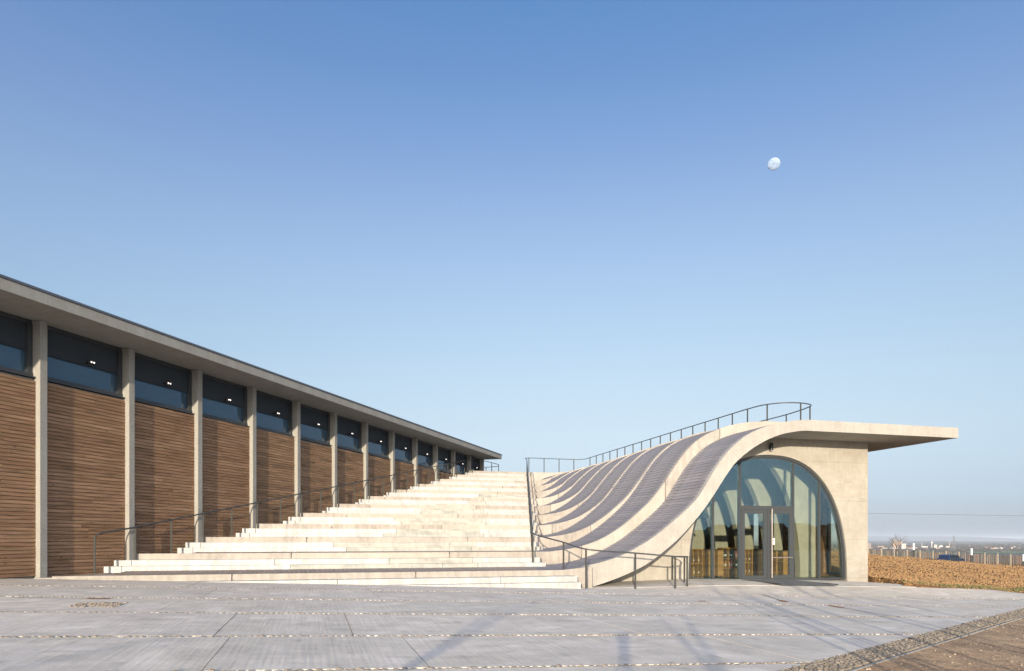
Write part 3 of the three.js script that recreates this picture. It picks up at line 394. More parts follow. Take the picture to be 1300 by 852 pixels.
// ------------------------------------------------------------------ production hall on the left
const hall = thing('production_hall', 'long low hall with slatted timber walls, concrete columns and a flat overhanging roof', 'building');
hall.position.copy(V(-5.94, 0, T0)); hall.rotation.y = Math.atan2(0.836, 0.5486);       // local x along the wall, z outwards
{
  const r = rng(4242), colX = (n) => (n === 12 ? 29.75 : 2.5 * n), sill = 5.07;
  for (let n = -3; n <= 12; n++) mesh('column', box(colX(n) - 0.19, colX(n), -0.2, 6.385, -0.4, 0, 0.012), M.castCol, hall);
  mesh('wall_core', box(-7.7, 29.6, -0.4, sill - 0.03, -0.6, -0.2), M.castCol, hall);
  mesh('inner_floor', box(-7.7, 29.6, 4.2, 4.3, -8, -0.61), M.castCol, hall); mesh('back_wall', box(-7.7, 29.7, -0.4, 6.38, -8.3, -8.01), M.castCol, hall); mesh('end_wall', box(29.56, 29.7, -0.4, 6.38, -8, -0.42), M.castCol, hall); mesh('end_wall', box(-7.9, -7.72, -0.4, 6.38, -8, -0.2), M.castCol, hall);
  // roof
  mesh('roof_slab', box(-9, 29.96, 6.39, 6.6, -8.5, 0.93), M.castCol, hall);
  const fj = []; for (let x = -9; x < 29.6; x += 2.2) fj.push(x); fj.push(29.98);
  for (let i = 0; i < fj.length - 1; i++) mesh('fascia_panel', box(fj[i] + 0.003, fj[i + 1] - 0.003, 6.388, 6.63, 0.935, 1.1, 0.006), M.castCol, hall);
  mesh('roof_coping', merge([box(-9, 30.0, 6.632, 6.672, 0.6, 1.125), box(-9, 30.0, 6.672, 6.70, 0.6, 1.08)]), M.coping, hall);
  // bays
  const pg = [], pgS = [], cache = {}; let count = 0; const rest = [];
  for (let n = -2; n < 12; n++) {
    const x0 = colX(n) + 0.004, x1 = colX(n + 1) - 0.194, y0 = n < 0 ? 0.5 : n === 0 ? 0.43 : L(n) - 0.5;
    const w = new THREE.Group(); w.name = 'window'; hall.add(w);
    mesh('window_frame', merge([box(x0, x1, sill, sill + 0.1, -0.34, -0.2), box(x0, x1, 6.3, 6.386, -0.34, -0.24), box(x0, x0 + 0.09, sill + 0.1, 6.3, -0.34, -0.24), box(x1 - 0.12, x1, sill + 0.1, 6.3, -0.34, -0.22), box(x0, x1, sill - 0.015, sill + 0.012, -0.2, -0.12)]), M.frame, w);
    const g = new THREE.PlaneGeometry(x1 - x0 - 0.21, 6.3 - sill - 0.1); g.translate((x0 + x1) / 2 - 0.015, (6.3 + sill + 0.1) / 2, -0.31); mesh('pane', boxUV(g), M.hallGlass, w);
    mesh('blind', merge([box(x0 + 0.095, x1 - 0.125, 5.70, 6.298, -0.28, -0.272), box(x0 + 0.095, x1 - 0.125, 5.675, 5.70, -0.29, -0.262)]), M.blind, w);
    const len = (x1 - x0).toFixed(3);
    for (let y = y0; y < sill - 0.08; y += 0.0865) {
      const split = r() < 0.45 ? 0.25 + 0.5 * r() : 0, segs = split ? [[0, split], [split, 1]] : [[0, 1]];
      for (const [a, b] of segs) {
        const key = `${len}:${((b - a) * 8 | 0)}`, xa = x0 + (x1 - x0) * a + (a ? 0.003 : 0), xb = x0 + (x1 - x0) * b - (b < 1 ? 0.003 : 0), z = -0.13 + (r() - 0.5) * 0.006;
        if (count < 300 && n >= -1) {
          const g = box(0, xb - xa, 0, 0.074, -0.03, 0); const uv = g.attributes.uv, ou = r() * 2.6, ov = r() * 0.34; for (let i = 0; i < uv.count; i++) uv.setXY(i, uv.getX(i) + ou, uv.getY(i) + ov);
          const m = mesh('plank', g, M.wood[Math.floor(r() * 5)], hall, new THREE.Vector3(xa, y, z)); count++;
        } else { const g = box(xa, xb, y, y + 0.074, z - 0.03, z); const uv = g.attributes.uv, ou = r() * 2.6, ov = r() * 0.34; for (let i = 0; i < uv.count; i++) uv.setXY(i, uv.getX(i) + ou, uv.getY(i) + ov); const b = 0.72 + r() * 0.42, cc = new Float32Array(g.attributes.position.count * 3).map((_, i) => b * (i % 3 === 2 ? 0.98 : 1)); g.setAttribute('color', new THREE.BufferAttribute(cc, 3)); rest.push(g); }
      }
    }
  }
  const st = mesh('planks', merge(rest), mat([0.42, 0.262, 0.152], 0.72, { map: woodTex, vertexColors: true }), hall); st.userData = { kind: 'stuff' };
  hall.updateMatrixWorld(true);
  // twin spot lamps under the blinds
  for (let n = -1; n < 12; n++) {
    const x = (colX(n) + colX(n + 1) - 0.19) / 2 + 0.1, l = thing('spot_lamp', 'small black twin spot lamp lit in front of a hall window', 'lamp', 'spot lamps along the hall');
    l.position.copy(hall.localToWorld(new THREE.Vector3(x, 5.75, -0.12))); l.rotation.y = hall.rotation.y;
    const body = new RoundedBoxGeometry(0.22, 0.055, 0.11, 2, 0.024); mesh('housing', body, M.black, l); mesh('arm', box(-0.015, 0.015, -0.012, 0.012, -0.14, -0.05), M.black, l);
    for (const dx of [-0.025, 0.05]) { const d = new THREE.SphereGeometry(0.02, 10, 6, 0, Math.PI * 2, 0, Math.PI / 2); d.rotateX(Math.PI / 2); d.translate(dx, 0.004, 0.052); mesh('lens', d, new THREE.MeshStandardMaterial({ color: 0x222222, emissive: new THREE.Color().setRGB(1, 0.86, 0.78), emissiveIntensity: 2.2 }), l); }
  }
}
// ------------------------------------------------------------------ railings
function railing(label, path, posts, r = 0.021) {
  const g = thing('railing', label, 'railing');
  mesh('handrail', tube(path, r, 8, false, path.length * 6), M.rail, g);
  for (const [p, y] of posts) mesh('post', box(p.x - 0.022, p.x + 0.022, p.y, y, p.z - 0.014, p.z + 0.014), M.metal, g);
  return g;
}
{
  const lw = (x, y, z) => hall.localToWorld(new THREE.Vector3(x, y, z)), yr = (x) => 1.44 + 0.18 * (x - 1.2);
  const path = [], posts = [];
  for (let i = 0; i < 22; i++) { const x = 1.2 + 1.25 * i; path.push(lw(x, yr(x), 0.07)); const lv = Math.floor((x + 0.06) / 2.5); const b = i % 2 ? L(lv - 1) + 0.3 : L(lv); posts.push([lw(x, b - 0.01, 0.07), yr(x)]); }
  for (const [X, Z] of [[-1.95, 45.9], [-1.35, 47.2], [-0.92, 48.6], [-1.05, 49.6], [-1.84, 50.2], [-2.8, 50.4]]) { const p = cam(X, 6.44, Z); path.push(p); }
  for (const [X, Z] of [[-1.35, 47.2], [-0.92, 48.8], [-1.84, 50.2]]) { const p = cam(X, 5.4, Z); posts.push([p, 6.44]); }
  path.unshift(lw(1.2, 1.40, 0.07));
  railing('dark metal handrail climbing the stair along the slatted hall wall', path, posts);
}
{
  const P = [], posts = [], ay = (t) => 1.53 + 0.2225 * (t - 20.3), as = (t) => 6.33 + 0.294 * (t - 20.3);
  const foot = [[10.95, 20.25, 0.8], [10.78, 19.2, 0.82], [10.25, 18.1, 0.845], [9.6, 17.6, 0.87], [8.41, 17.62, 0.97], [7.03, 17.75, 1.08], [6.75, 18.75, 1.26]];
  for (const [s, t, y] of foot) P.push(V(s, y, t));
  for (const [s, t, y] of foot.slice(0, 6)) posts.push([V(s, G(s, t) - 0.02, t), y]);
  posts.push([V(6.75, 0.48, 18.75), 1.26]);
  for (let t = 20.3; t < 42; t += 1.0425) { P.push(V(as(t), ay(t), t)); const f = (t - T0) % DT, k = Math.floor((t - T0) / DT); posts.push([V(as(t), L(k) + (f > DT - 0.38 ? 0.3 : f > DT - 0.64 ? 0.15 : 0) - 0.02, t), ay(t)]); }
  for (const s of [12.75, 13.0, 14, 15, 16.0]) P.push(V(s, s < 13 ? 6.4 : 6.44, 42.55 + (s < 13 ? -0.15 : 0)));
  for (const s of [13.0, 14.0, 15.0, 16.0]) posts.push([V(s, 5.4, 42.5), 6.43]);
  P.push(V(16.5, 6.42, 42.1)); for (let t = 41; t > 23.2; t -= 1.06) { P.push(V(16.5 - (41 - t) * 0.016, 6.4, t)); posts.push([V(16.5 - (41 - t) * 0.016, 5.2, t), 6.4]); }
  for (const [s, t] of [[16.25, 22.95], [16.65, 22.45], [17.3, 22.3], [17.95, 22.55], [18.2, 23.2]]) P.push(V(s, 6.37, t));
  for (let t = 24.6; t < 41; t += 1.6) { P.push(V(18.4, 6.38, t)); posts.push([V(18.4, 5.0, t), 6.37]); }
  posts.push([V(16.3, 5.0, 22.9), 6.37], [V(17.3, 5.0, 22.3), 6.36], [V(18.1, 5.0, 22.8), 6.37]);
  railing('dark metal railing winding from the plaza up the stair edge and round the roof', P, posts);
}
// ------------------------------------------------------------------ fixtures on and before the shop
{
  const l = thing('wall_lamp', 'small black cylinder wall lamp above the glass arch', 'lamp'); l.position.copy(V(14.64, 4.42, 20.44));
  const c = new THREE.CylinderGeometry(0.06, 0.06, 0.24, 14); c.translate(0, 0, 0.1); mesh('housing', c, M.black, l); mesh('bracket', box(-0.025, 0.025, -0.03, 0.03, 0.002, 0.06), M.black, l); const gl = new THREE.CylinderGeometry(0.045, 0.045, 0.02, 12); gl.translate(0.0, -0.13, 0.1); mesh('lens', gl, M.steel, l);
  const d = thing('dome_camera', 'little black security camera under the canopy corner', 'camera'); d.position.copy(V(18.95, 4.72, 20.9));
  const b = new THREE.CylinderGeometry(0.05, 0.06, 0.06, 12); b.translate(0, -0.03, 0); mesh('base', b, M.black, d); const s = new THREE.SphereGeometry(0.06, 14, 8); s.translate(0, -0.09, 0); mesh('dome', s, M.black, d);
  const g = []; for (let t = 18.02; t < 19.98; t += 0.5) g.push(t);
  const m = thing('door_mat', 'dark grey recessed grating mat before the glass door', 'mat');
  const pos = []; for (let i = 0; i < 8; i++) for (let j = 0; j < 8; j++) { const q = (a, b) => { const s = 13.3 + 2.0 * a / 8, t = 18.03 + 2.02 * b / 8; return [s, G(s, t) + 0.016, -t]; }; const A = q(i, j), B = q(i + 1, j), C = q(i + 1, j + 1), D = q(i, j + 1); pos.push(...A, ...B, ...C, ...A, ...C, ...D); }
  mesh('carpet', geoFrom(pos), M.matgrey, m);
  const fr = (s0, s1, t0, t1) => { const y = G((s0 + s1) / 2, (t0 + t1) / 2) + 0.014; return sbox(s0, s1, y - 0.03, y, t0, t1); };
  mesh('edging', merge([fr(13.27, 13.299, 18.03, 20.05), fr(15.301, 15.33, 18.03, 20.05)]), M.metal, m);
  // rusty steel drain covers let into the paving
  for (const [s0, t0, s1, t1, lab] of [[11.38, 16.2, 10.4, 13.9, 'narrow rusty steel drain slot running out from the shop front'], [10.36, 10.85, 10.9, 13.1, 'narrow rusty steel drain slot beside the cobble border'], [-4.6, 13.0, -3.2, 12.95, 'rusty steel drain slot in the shade before the slatted wall'], [7.55, 13.85, 8.35, 13.9, 'rusty oval drain cover in the plaza before the railing']]) {
    const d2 = thing('drain_slot', lab, 'drain'), n = Math.hypot(s1 - s0, t1 - t0), ux = (s1 - s0) / n, ut = (t1 - t0) / n, q = [];
    const piece = (a, b, w, lift) => { const c = (k, o) => { const s = s0 + ux * k - ut * o, t = t0 + ut * k + ux * o; return [s, plane(s) + G(s, t) - plane(s) + lift, -t]; }; const A = c(a, -w), B = c(b, -w), C = c(b, w), D = c(a, w); return geoFrom([...A, ...B, ...C, ...A, ...C, ...D]); };
    mesh('slot', piece(0, n * 0.74, 0.014, 0.009), M.black, d2); mesh('cover', piece(n * 0.74 + 0.005, n, 0.06, 0.010), M.rust, d2);
  }
}
// ------------------------------------------------------------------ shop furniture seen through the glass
{
  const lathe = new THREE.LatheGeometry([[0, 0], [0.037, 0.002], [0.038, 0.19], [0.03, 0.225], [0.015, 0.25], [0.0145, 0.305], [0.0155, 0.306], [0.0155, 0.32], [0, 0.32]].map((p) => new THREE.Vector2(...p)), 10);
  const capG = new THREE.CylinderGeometry(0.0162, 0.0162, 0.05, 8); capG.translate(0, 0.298, 0); const labG = new THREE.CylinderGeometry(0.0385, 0.0385, 0.08, 10, 1, true); labG.translate(0, 0.11, 0);
  const kinds = [['dark green wine bottle with a pale label on a shop shelf', mat([0.012, 0.02, 0.012], 0.12)], ['rose wine bottle with a pale label on a shop shelf', mat([0.55, 0.14, 0.10], 0.15)], ['amber wine bottle with a pale label on a shop shelf', mat([0.28, 0.14, 0.03], 0.15)]];
  const protos = kinds.map(([lab, m], i) => { const g = new THREE.Group(); g.name = 'wine_bottle'; mesh('glass_body', lathe, m, g); mesh('capsule', capG, [M.black, M.rust, M.black][i], g); mesh('paper_label', labG, mat([0.4, 0.38, 0.33], 0.8), g); tag(g, lab, 'bottle', ['dark bottles in the shop', 'rose bottles in the shop', 'amber bottles in the shop'][i]); return g; });
  const r = rng(61), bottle = (k, p) => { const b = protos[k].clone(); b.name = numbered('wine_bottle'); b.userData = { ...protos[k].userData }; b.position.copy(p); scene.add(b); };
  const cabinet = (label, s0, s1, y1, t0, t1, shelves, cols, kindOf) => {
    const c = thing('wine_cabinet', label, 'cabinet'), y0 = 0.06; c.position.copy(V((s0 + s1) / 2, -0.012, (t0 + t1) / 2)); const w = (s1 - s0) / 2, d = (t1 - t0) / 2;
    mesh('side_panel', box(-w, -w + 0.03, 0, y1, -d, d), M.oak, c); mesh('side_panel', box(w - 0.03, w, 0, y1, -d, d), M.oak, c); mesh('top', box(-w - 0.01, w + 0.01, y1 + 0.001, y1 + 0.035, -d - 0.01, d + 0.01), M.oak, c); mesh('back_panel', box(-w + 0.031, w - 0.031, 0, y1, -d, -d + 0.02), M.oakDark, c);
    for (let i = 1; i < cols; i++) { const x = -w + 2 * w * i / cols; mesh('divider', box(x - 0.012, x + 0.012, 0.02, y1, -d + 0.021, d - 0.01), M.oak, c); }
    for (const y of shelves) { for (let i = 0; i < cols; i++) { const xa = -w + 2 * w * i / cols + (i ? 0.013 : 0.031), xb = -w + 2 * w * (i + 1) / cols - (i < cols - 1 ? 0.013 : 0.031); mesh('shelf', box(xa, xb, y - 0.022, y, -d + 0.021, d - 0.012), M.oak, c); for (let x = xa + 0.05; x < xb - 0.04; x += 0.088) bottle(kindOf(i, y, r), new THREE.Vector3(c.position.x + x, c.position.y + y + 0.001, c.position.z + d - 0.09 - r() * 0.03)); } }
    return c;
  };
  cabinet('tall open oak wine rack by the left jamb of the glass arch', 12.45, 13.02, 0.99, 21.9, 22.3, [0.1, 0.52], 3, (i, y, r) => (r() < 0.6 ? 0 : r() < 0.5 ? 1 : 2));
  const block = (name, lab, s0, s1, y1, t0, t1, line) => { const c = thing(name, lab, 'cabinet'); c.position.copy(V((s0 + s1) / 2, -0.012, (t0 + t1) / 2)); const w = (s1 - s0) / 2, d = (t1 - t0) / 2; mesh('body', box(-w, w, 0.06, y1, -d, d, 0.006), M.oak, c); mesh('plinth', box(-w + 0.03, w - 0.03, 0, 0.059, -d + 0.03, d - 0.03), M.black, c); mesh('worktop', box(-w - 0.01, w + 0.01, y1 + 0.001, y1 + 0.03, -d - 0.01, d + 0.012), M.oakDark, c); if (line) { mesh('drawer_gap', box(-w + 0.01, w - 0.01, 0.5, 0.515, d - 0.005, d + 0.002), M.black, c); mesh('drawer_gap', box(-0.005, 0.005, 0.08, 0.49, d - 0.005, d + 0.002), M.black, c); } };
  block('oak_cupboard', 'plain oak cupboard end beside the tall wine rack', 13.08, 13.42, 0.98, 21.8, 22.3, false);
  block('oak_cupboard', 'narrow oak cupboard end behind the second glass bar', 13.6, 13.8, 0.97, 21.9, 22.35, false);
  cabinet('oak wine cabinet in three bays filled with dark and rose bottles', 13.86, 14.6, 1.02, 22.0, 22.35, [0.34, 0.68], 3, (i, y, r) => (y < 0.5 ? (i === 1 ? 1 : i ? 0 : 2) : i === 2 ? 1 : 0));
  cabinet('slim oak wine rack behind the left door leaf', 14.82, 15.14, 0.97, 22.1, 22.45, [0.12, 0.54], 2, () => 0);
  block('oak_counter', 'oak counter with drawers behind the left door leaf', 15.24, 15.66, 0.97, 21.95, 22.5, true);
  block('oak_counter', 'long oak sales counter behind the right door leaf', 16.03, 16.5, 0.92, 22.0, 22.7, true);
  cabinet('slim dark rack of bottles beside the sales counter', 16.54, 16.78, 0.9, 22.2, 22.5, [0.1, 0.5], 2, () => 0);
  cabinet('low oak wine cabinet standing right of the glass door', 16.95, 17.52, 0.9, 21.7, 22.05, [0.12, 0.5], 2, (i, y) => (i === 0 && y > 0.4 ? 1 : 0));
  // pendant lamps
  for (const [s, t, y] of [[12.6, 23.6, 1.75], [13.6, 24.6, 2.2], [14.6, 24.4, 2.3], [13.9, 26.5, 2.6], [15.3, 25.5, 2.9], [16.2, 24, 2.6]]) { const p = thing('pendant_lamp', 'black cone pendant lamp hanging inside the shop', 'lamp', 'pendant lamps in the shop'); p.position.copy(V(s, y, t)); const c = new THREE.CylinderGeometry(0.03, 0.17, 0.24, 16, 1, true); mesh('lamp_shade', c, mat([0.03, 0.03, 0.03], 0.5, { side: THREE.DoubleSide }), p); mesh('cord', bar(new THREE.Vector3(0, 0.12, 0), new THREE.Vector3(0, Math.max(0.3, Math.min(4.6, H(3, s) - 0.4) - y), 0), 0.006), M.black, p); const b = new THREE.SphereGeometry(0.035, 10, 6); b.translate(0, -0.02, 0); mesh('bulb', b, mat([0.8, 0.78, 0.7], 0.3), p); }
}
// ------------------------------------------------------------------ bare trees
function bareTree(name, label, group, base, h, r0, seed, spread = 0.55, levels = 4, bole = 0.42) {
  const r = rng(seed), limbs = [], trunk = [];
  const grow = (p, dir, len, rad, lv) => {
    const mid = p.clone().addScaledVector(dir, len * 0.5).add(new THREE.Vector3((r() - 0.5) * len * 0.08, 0, (r() - 0.5) * len * 0.08)), end = p.clone().addScaledVector(dir, len);
    const list = lv === 0 ? trunk : limbs; list.push(bar(p, mid, rad, rad * 0.85, lv < 2 ? 7 : 4), bar(mid, end, rad * 0.85, rad * 0.68, lv < 2 ? 7 : 4));
    if (lv >= levels) return;
    const n = lv === 0 ? 5 : 3 + Math.floor(r() * 2);
    for (let i = 0; i < n; i++) { const a = i / n * 6.283 + r() * 1.2, up = lv === 0 ? 0.75 : 0.45, d = dir.clone().multiplyScalar(up).add(new THREE.Vector3(Math.cos(a), 0.35 + r() * 0.3, Math.sin(a)).multiplyScalar(spread)).normalize(); const at = i === 0 ? end : p.clone().lerp(end, 0.45 + 0.55 * r()); grow(at, d, len * (0.5 + r() * 0.22), rad * 0.55, lv + 1); }
  };
  grow(new THREE.Vector3(0, -0.1, 0), new THREE.Vector3(0, 1, 0), h * bole, r0, 0);
  const g = thing(name, label, 'tree', group); g.position.copy(base); mesh('trunk', merge(trunk), mat([0.10, 0.075, 0.055], 0.9), g); mesh('crown', merge(limbs), mat([0.12, 0.09, 0.07], 0.9), g); return g;
}
bareTree('bare_tree', 'leafless young tree beyond the tilled earth before the stake fence', null, cam(57, -1.5, 105), 4.4, 0.08, 31, 0.6, 4);
// dark wood behind the standpoint, mirrored in the shop's glass
{
  const r = rng(515), N = 3000, im = new THREE.InstancedMesh(new THREE.IcosahedronGeometry(1, 0), mat([0.035, 0.04, 0.022], 1), N), m4 = new THREE.Matrix4(), qn = new THREE.Quaternion();
  for (let i = 0; i < N; i++) { const a = (r() - 0.35) * 2.6, d = 110 + r() * 60, k = 1 + r() * 1.6, s = Math.sin(a) * d, t = -Math.cos(a) * d; m4.compose(V(s, -0.4 + r() * 3.6 * (0.6 + 0.4 * n32(a * 9, 3)), t), qn, new THREE.Vector3(k, k * 0.8, k)); im.setMatrixAt(i, m4); const b = 0.6 + r() * 0.8; im.setColorAt(i, new THREE.Color().setRGB(b, b, b)); }
  im.name = 'dark_wood'; im.castShadow = true; tag(im, 'dark low wood along the field edge facing the shop front', 'trees', null, 'stuff'); scene.add(im);
}
// added leafless shrubs, unseen behind the standpoint, put there to shade the near left
for (const [s, t, h, seed] of [[-14.2, -4.2, 2.7, 101], [-12.8, -3.6, 2.5, 103], [-11.4, -4.4, 2.8, 107], [-10.1, -3.8, 2.4, 109], [-8.8, -4.6, 2.7, 113], [-7.4, -3.9, 2.5, 127], [-6.1, -4.4, 2.3, 131], [-4.9, -3.9, 2.1, 137], [-3.9, -4.5, 1.9, 139]]) bareTree('added_shrub', 'added unseen leafless shrub that shades the near left of the plaza', 'added unseen shrubs shading the plaza', V(s, plane(s) - 0.1, t), h, 0.07, seed, 0.8, 4, 0.36);
// saplings behind the standpoint whose thin shadows cross the plaza
for (const [s, t, h, seed] of [[4.2, 3.0, 1.95, 3], [4.75, 2.9, 1.5, 9], [7.6, 4.4, 1.9, 17], [6.0, 3.6, 1.6, 23], [-2.6, -1.4, 1.75, 29], [-0.6, -3.5, 1.6, 37], [6.6, 2.9, 1.3, 43], [9.4, 5.0, 1.5, 47], [3.3, 0.2, 1.45, 53], [4.55, 2.2, 1.85, 59], [8.4, 4.5, 1.7, 61]]) bareTree('sapling', 'thin leafless sapling beside the dirt track', 'saplings beside the dirt track', V(s, G(s, t) - 0.05, t), h, t > 1 ? 0.04 : 0.05, seed, t > 1 ? 0.12 : 0.3, 1, 0.85);
// ------------------------------------------------------------------ stake fence, bollards, car, power line
{
  const f = thing('stake_fence', 'long fence of thin wooden stakes behind the tilled earth', 'fence'), r = rng(12), cols = [[0.15, 0.115, 0.085], [0.20, 0.155, 0.115], [0.09, 0.07, 0.055], [0.18, 0.105, 0.07]].map((c) => mat(c, 0.9));
  const gY = (X) => 1.35 - (697.5 + (X - 52) * 0.35 - 684.5) / 900 * 104 - 1.75;
  let i = 0; for (let X = 46; X < 80; X += 0.27, i++) { const y = gY(X), h = 1.75 + (r() - 0.5) * 0.22, p = cam(X + (r() - 0.5) * 0.08, 0, 104); const g = box(-0.065, 0.065, 0, h, -0.03, 0.03); const m = mesh('stake', g, cols[Math.floor(r() * 4)], f, new THREE.Vector3(p.x, y, p.z)); m.rotation.z = (r() - 0.5) * 0.05; }
  for (let X = 46.5; X < 80; X += 1.9) { const p = cam(X, 0, 103.9), y = gY(X); mesh('fence_post', box(-0.06, 0.06, 0, 1.95, -0.06, 0.06), mat([0.32, 0.27, 0.20], 0.9), f, new THREE.Vector3(p.x, y, p.z)); }
  for (const dy of [0.5, 1.3]) { const a = cam(45, gY(45) + dy, 104.1), b = cam(81, gY(81) + dy, 104.1); mesh('wire', bar(a, b, 0.015), M.metal, f); }
  for (const [X, Z, lab] of [[0.5667 * 47, 47, 'black and white marker post nearest the shop on the earth ridge'], [0.6483 * 47, 47, 'black and white marker post beside the parked blue car'], [0.7217 * 47, 47, 'black and white marker post farthest from the shop on the ridge']]) {
    const b = thing('marker_post', lab, 'post', 'marker posts on the ridge'), y = mound(X, Z); b.position.copy(cam(X, y - 0.05, Z)); const h = 1.12; const A = new THREE.CylinderGeometry(0.055, 0.055, 0.68, 12); A.translate(0, 0.34, 0); mesh('shaft', A, M.black, b); const B = new THREE.CylinderGeometry(0.058, 0.058, 0.42, 12); B.translate(0, 0.891, 0); mesh('white_head', B, mat([0.8, 0.8, 0.78], 0.5), b); const C = new THREE.SphereGeometry(0.057, 12, 6, 0, 6.3, 0, 1.57); C.scale(1, 0.4, 1); C.translate(0, 1.1015, 0); mesh('cap', C, mat([0.8, 0.8, 0.78], 0.5), b);
  }
  const car = thing('parked_car', 'dark blue estate car parked behind the earth ridge', 'car'); car.position.copy(cam(60.7, -2.25, 98)); car.rotation.y = YAW + 0.06;
  const paint = mat([0.012, 0.024, 0.055], 0.3, { phys: true, clearcoat: 1, metalness: 0.3 }), cg = mat([0.02, 0.03, 0.04], 0.08);
  const ex = (pts, d, b = 0.04) => { const s = new THREE.Shape(pts.map((p) => new THREE.Vector2(...p))); const g = new THREE.ExtrudeGeometry(s, { depth: d, bevelEnabled: true, bevelSize: b, bevelThickness: b, bevelSegments: 2 }); g.translate(0, 0, -d / 2); return g; };
  mesh('body', ex([[-2.1, 0.35], [2.1, 0.35], [2.18, 0.62], [2.05, 0.82], [1.2, 0.93], [-2.1, 0.95], [-2.18, 0.6]], 1.62), paint, car);
  mesh('cabin', ex([[-2.02, 0.96], [1.15, 0.94], [0.45, 1.42], [-1.5, 1.46], [-1.86, 1.36]], 1.36, 0.05), paint, car);
  for (const z of [0.75, -0.75]) for (const pts of [[[-1.78, 1.0], [-1.1, 1.0], [-1.1, 1.36], [-1.6, 1.36]], [[-1.02, 1.0], [-0.2, 1.0], [-0.2, 1.37], [-1.02, 1.37]], [[-0.12, 1.0], [0.85, 1.0], [0.35, 1.35], [-0.12, 1.37]]]) { const s = new THREE.ExtrudeGeometry(new THREE.Shape(pts.map((p) => new THREE.Vector2(...p))), { depth: 0.012, bevelEnabled: false }); s.translate(0, 0, z - 0.006); mesh('side_window', s, cg, car); }
  for (const x of [-1.35, 1.35]) for (const z of [0.72, -0.72]) { const w = new THREE.CylinderGeometry(0.32, 0.32, 0.22, 20); w.rotateX(Math.PI / 2); w.translate(x, 0.32, z); const wm = mesh('wheel', w, M.black, car); const rim = new THREE.CylinderGeometry(0.2, 0.2, 0.23, 14); rim.rotateX(Math.PI / 2); rim.translate(x, 0.32, z); mesh('rim', rim, M.steel, wm); }
  for (const z of [0.55, -0.55]) { const hl = new RoundedBoxGeometry(0.12, 0.12, 0.34, 2, 0.04); hl.translate(2.15, 0.72, z); mesh('headlight', hl, mat([0.7, 0.72, 0.75], 0.2), car); }
  const pts = []; for (let i = 0; i <= 24; i++) { const X = -30 + i * 8, Z = 150, px = X / Z * 900, y = 651.5 + (px - 453) * 0.0165; pts.push(cam(X, 1.35 - (y - 684.5) / 900 * Z + 0.00006 * (X - 90) ** 2 - 0.00006 * 30 ** 2, Z)); }
  const wl = mesh('power_line', tube(pts, 0.035, 5, false, 60), mat([0.10, 0.10, 0.10], 0.7)); tag(wl, 'single dark power line crossing the sky beside the pavilion', 'wire');
}
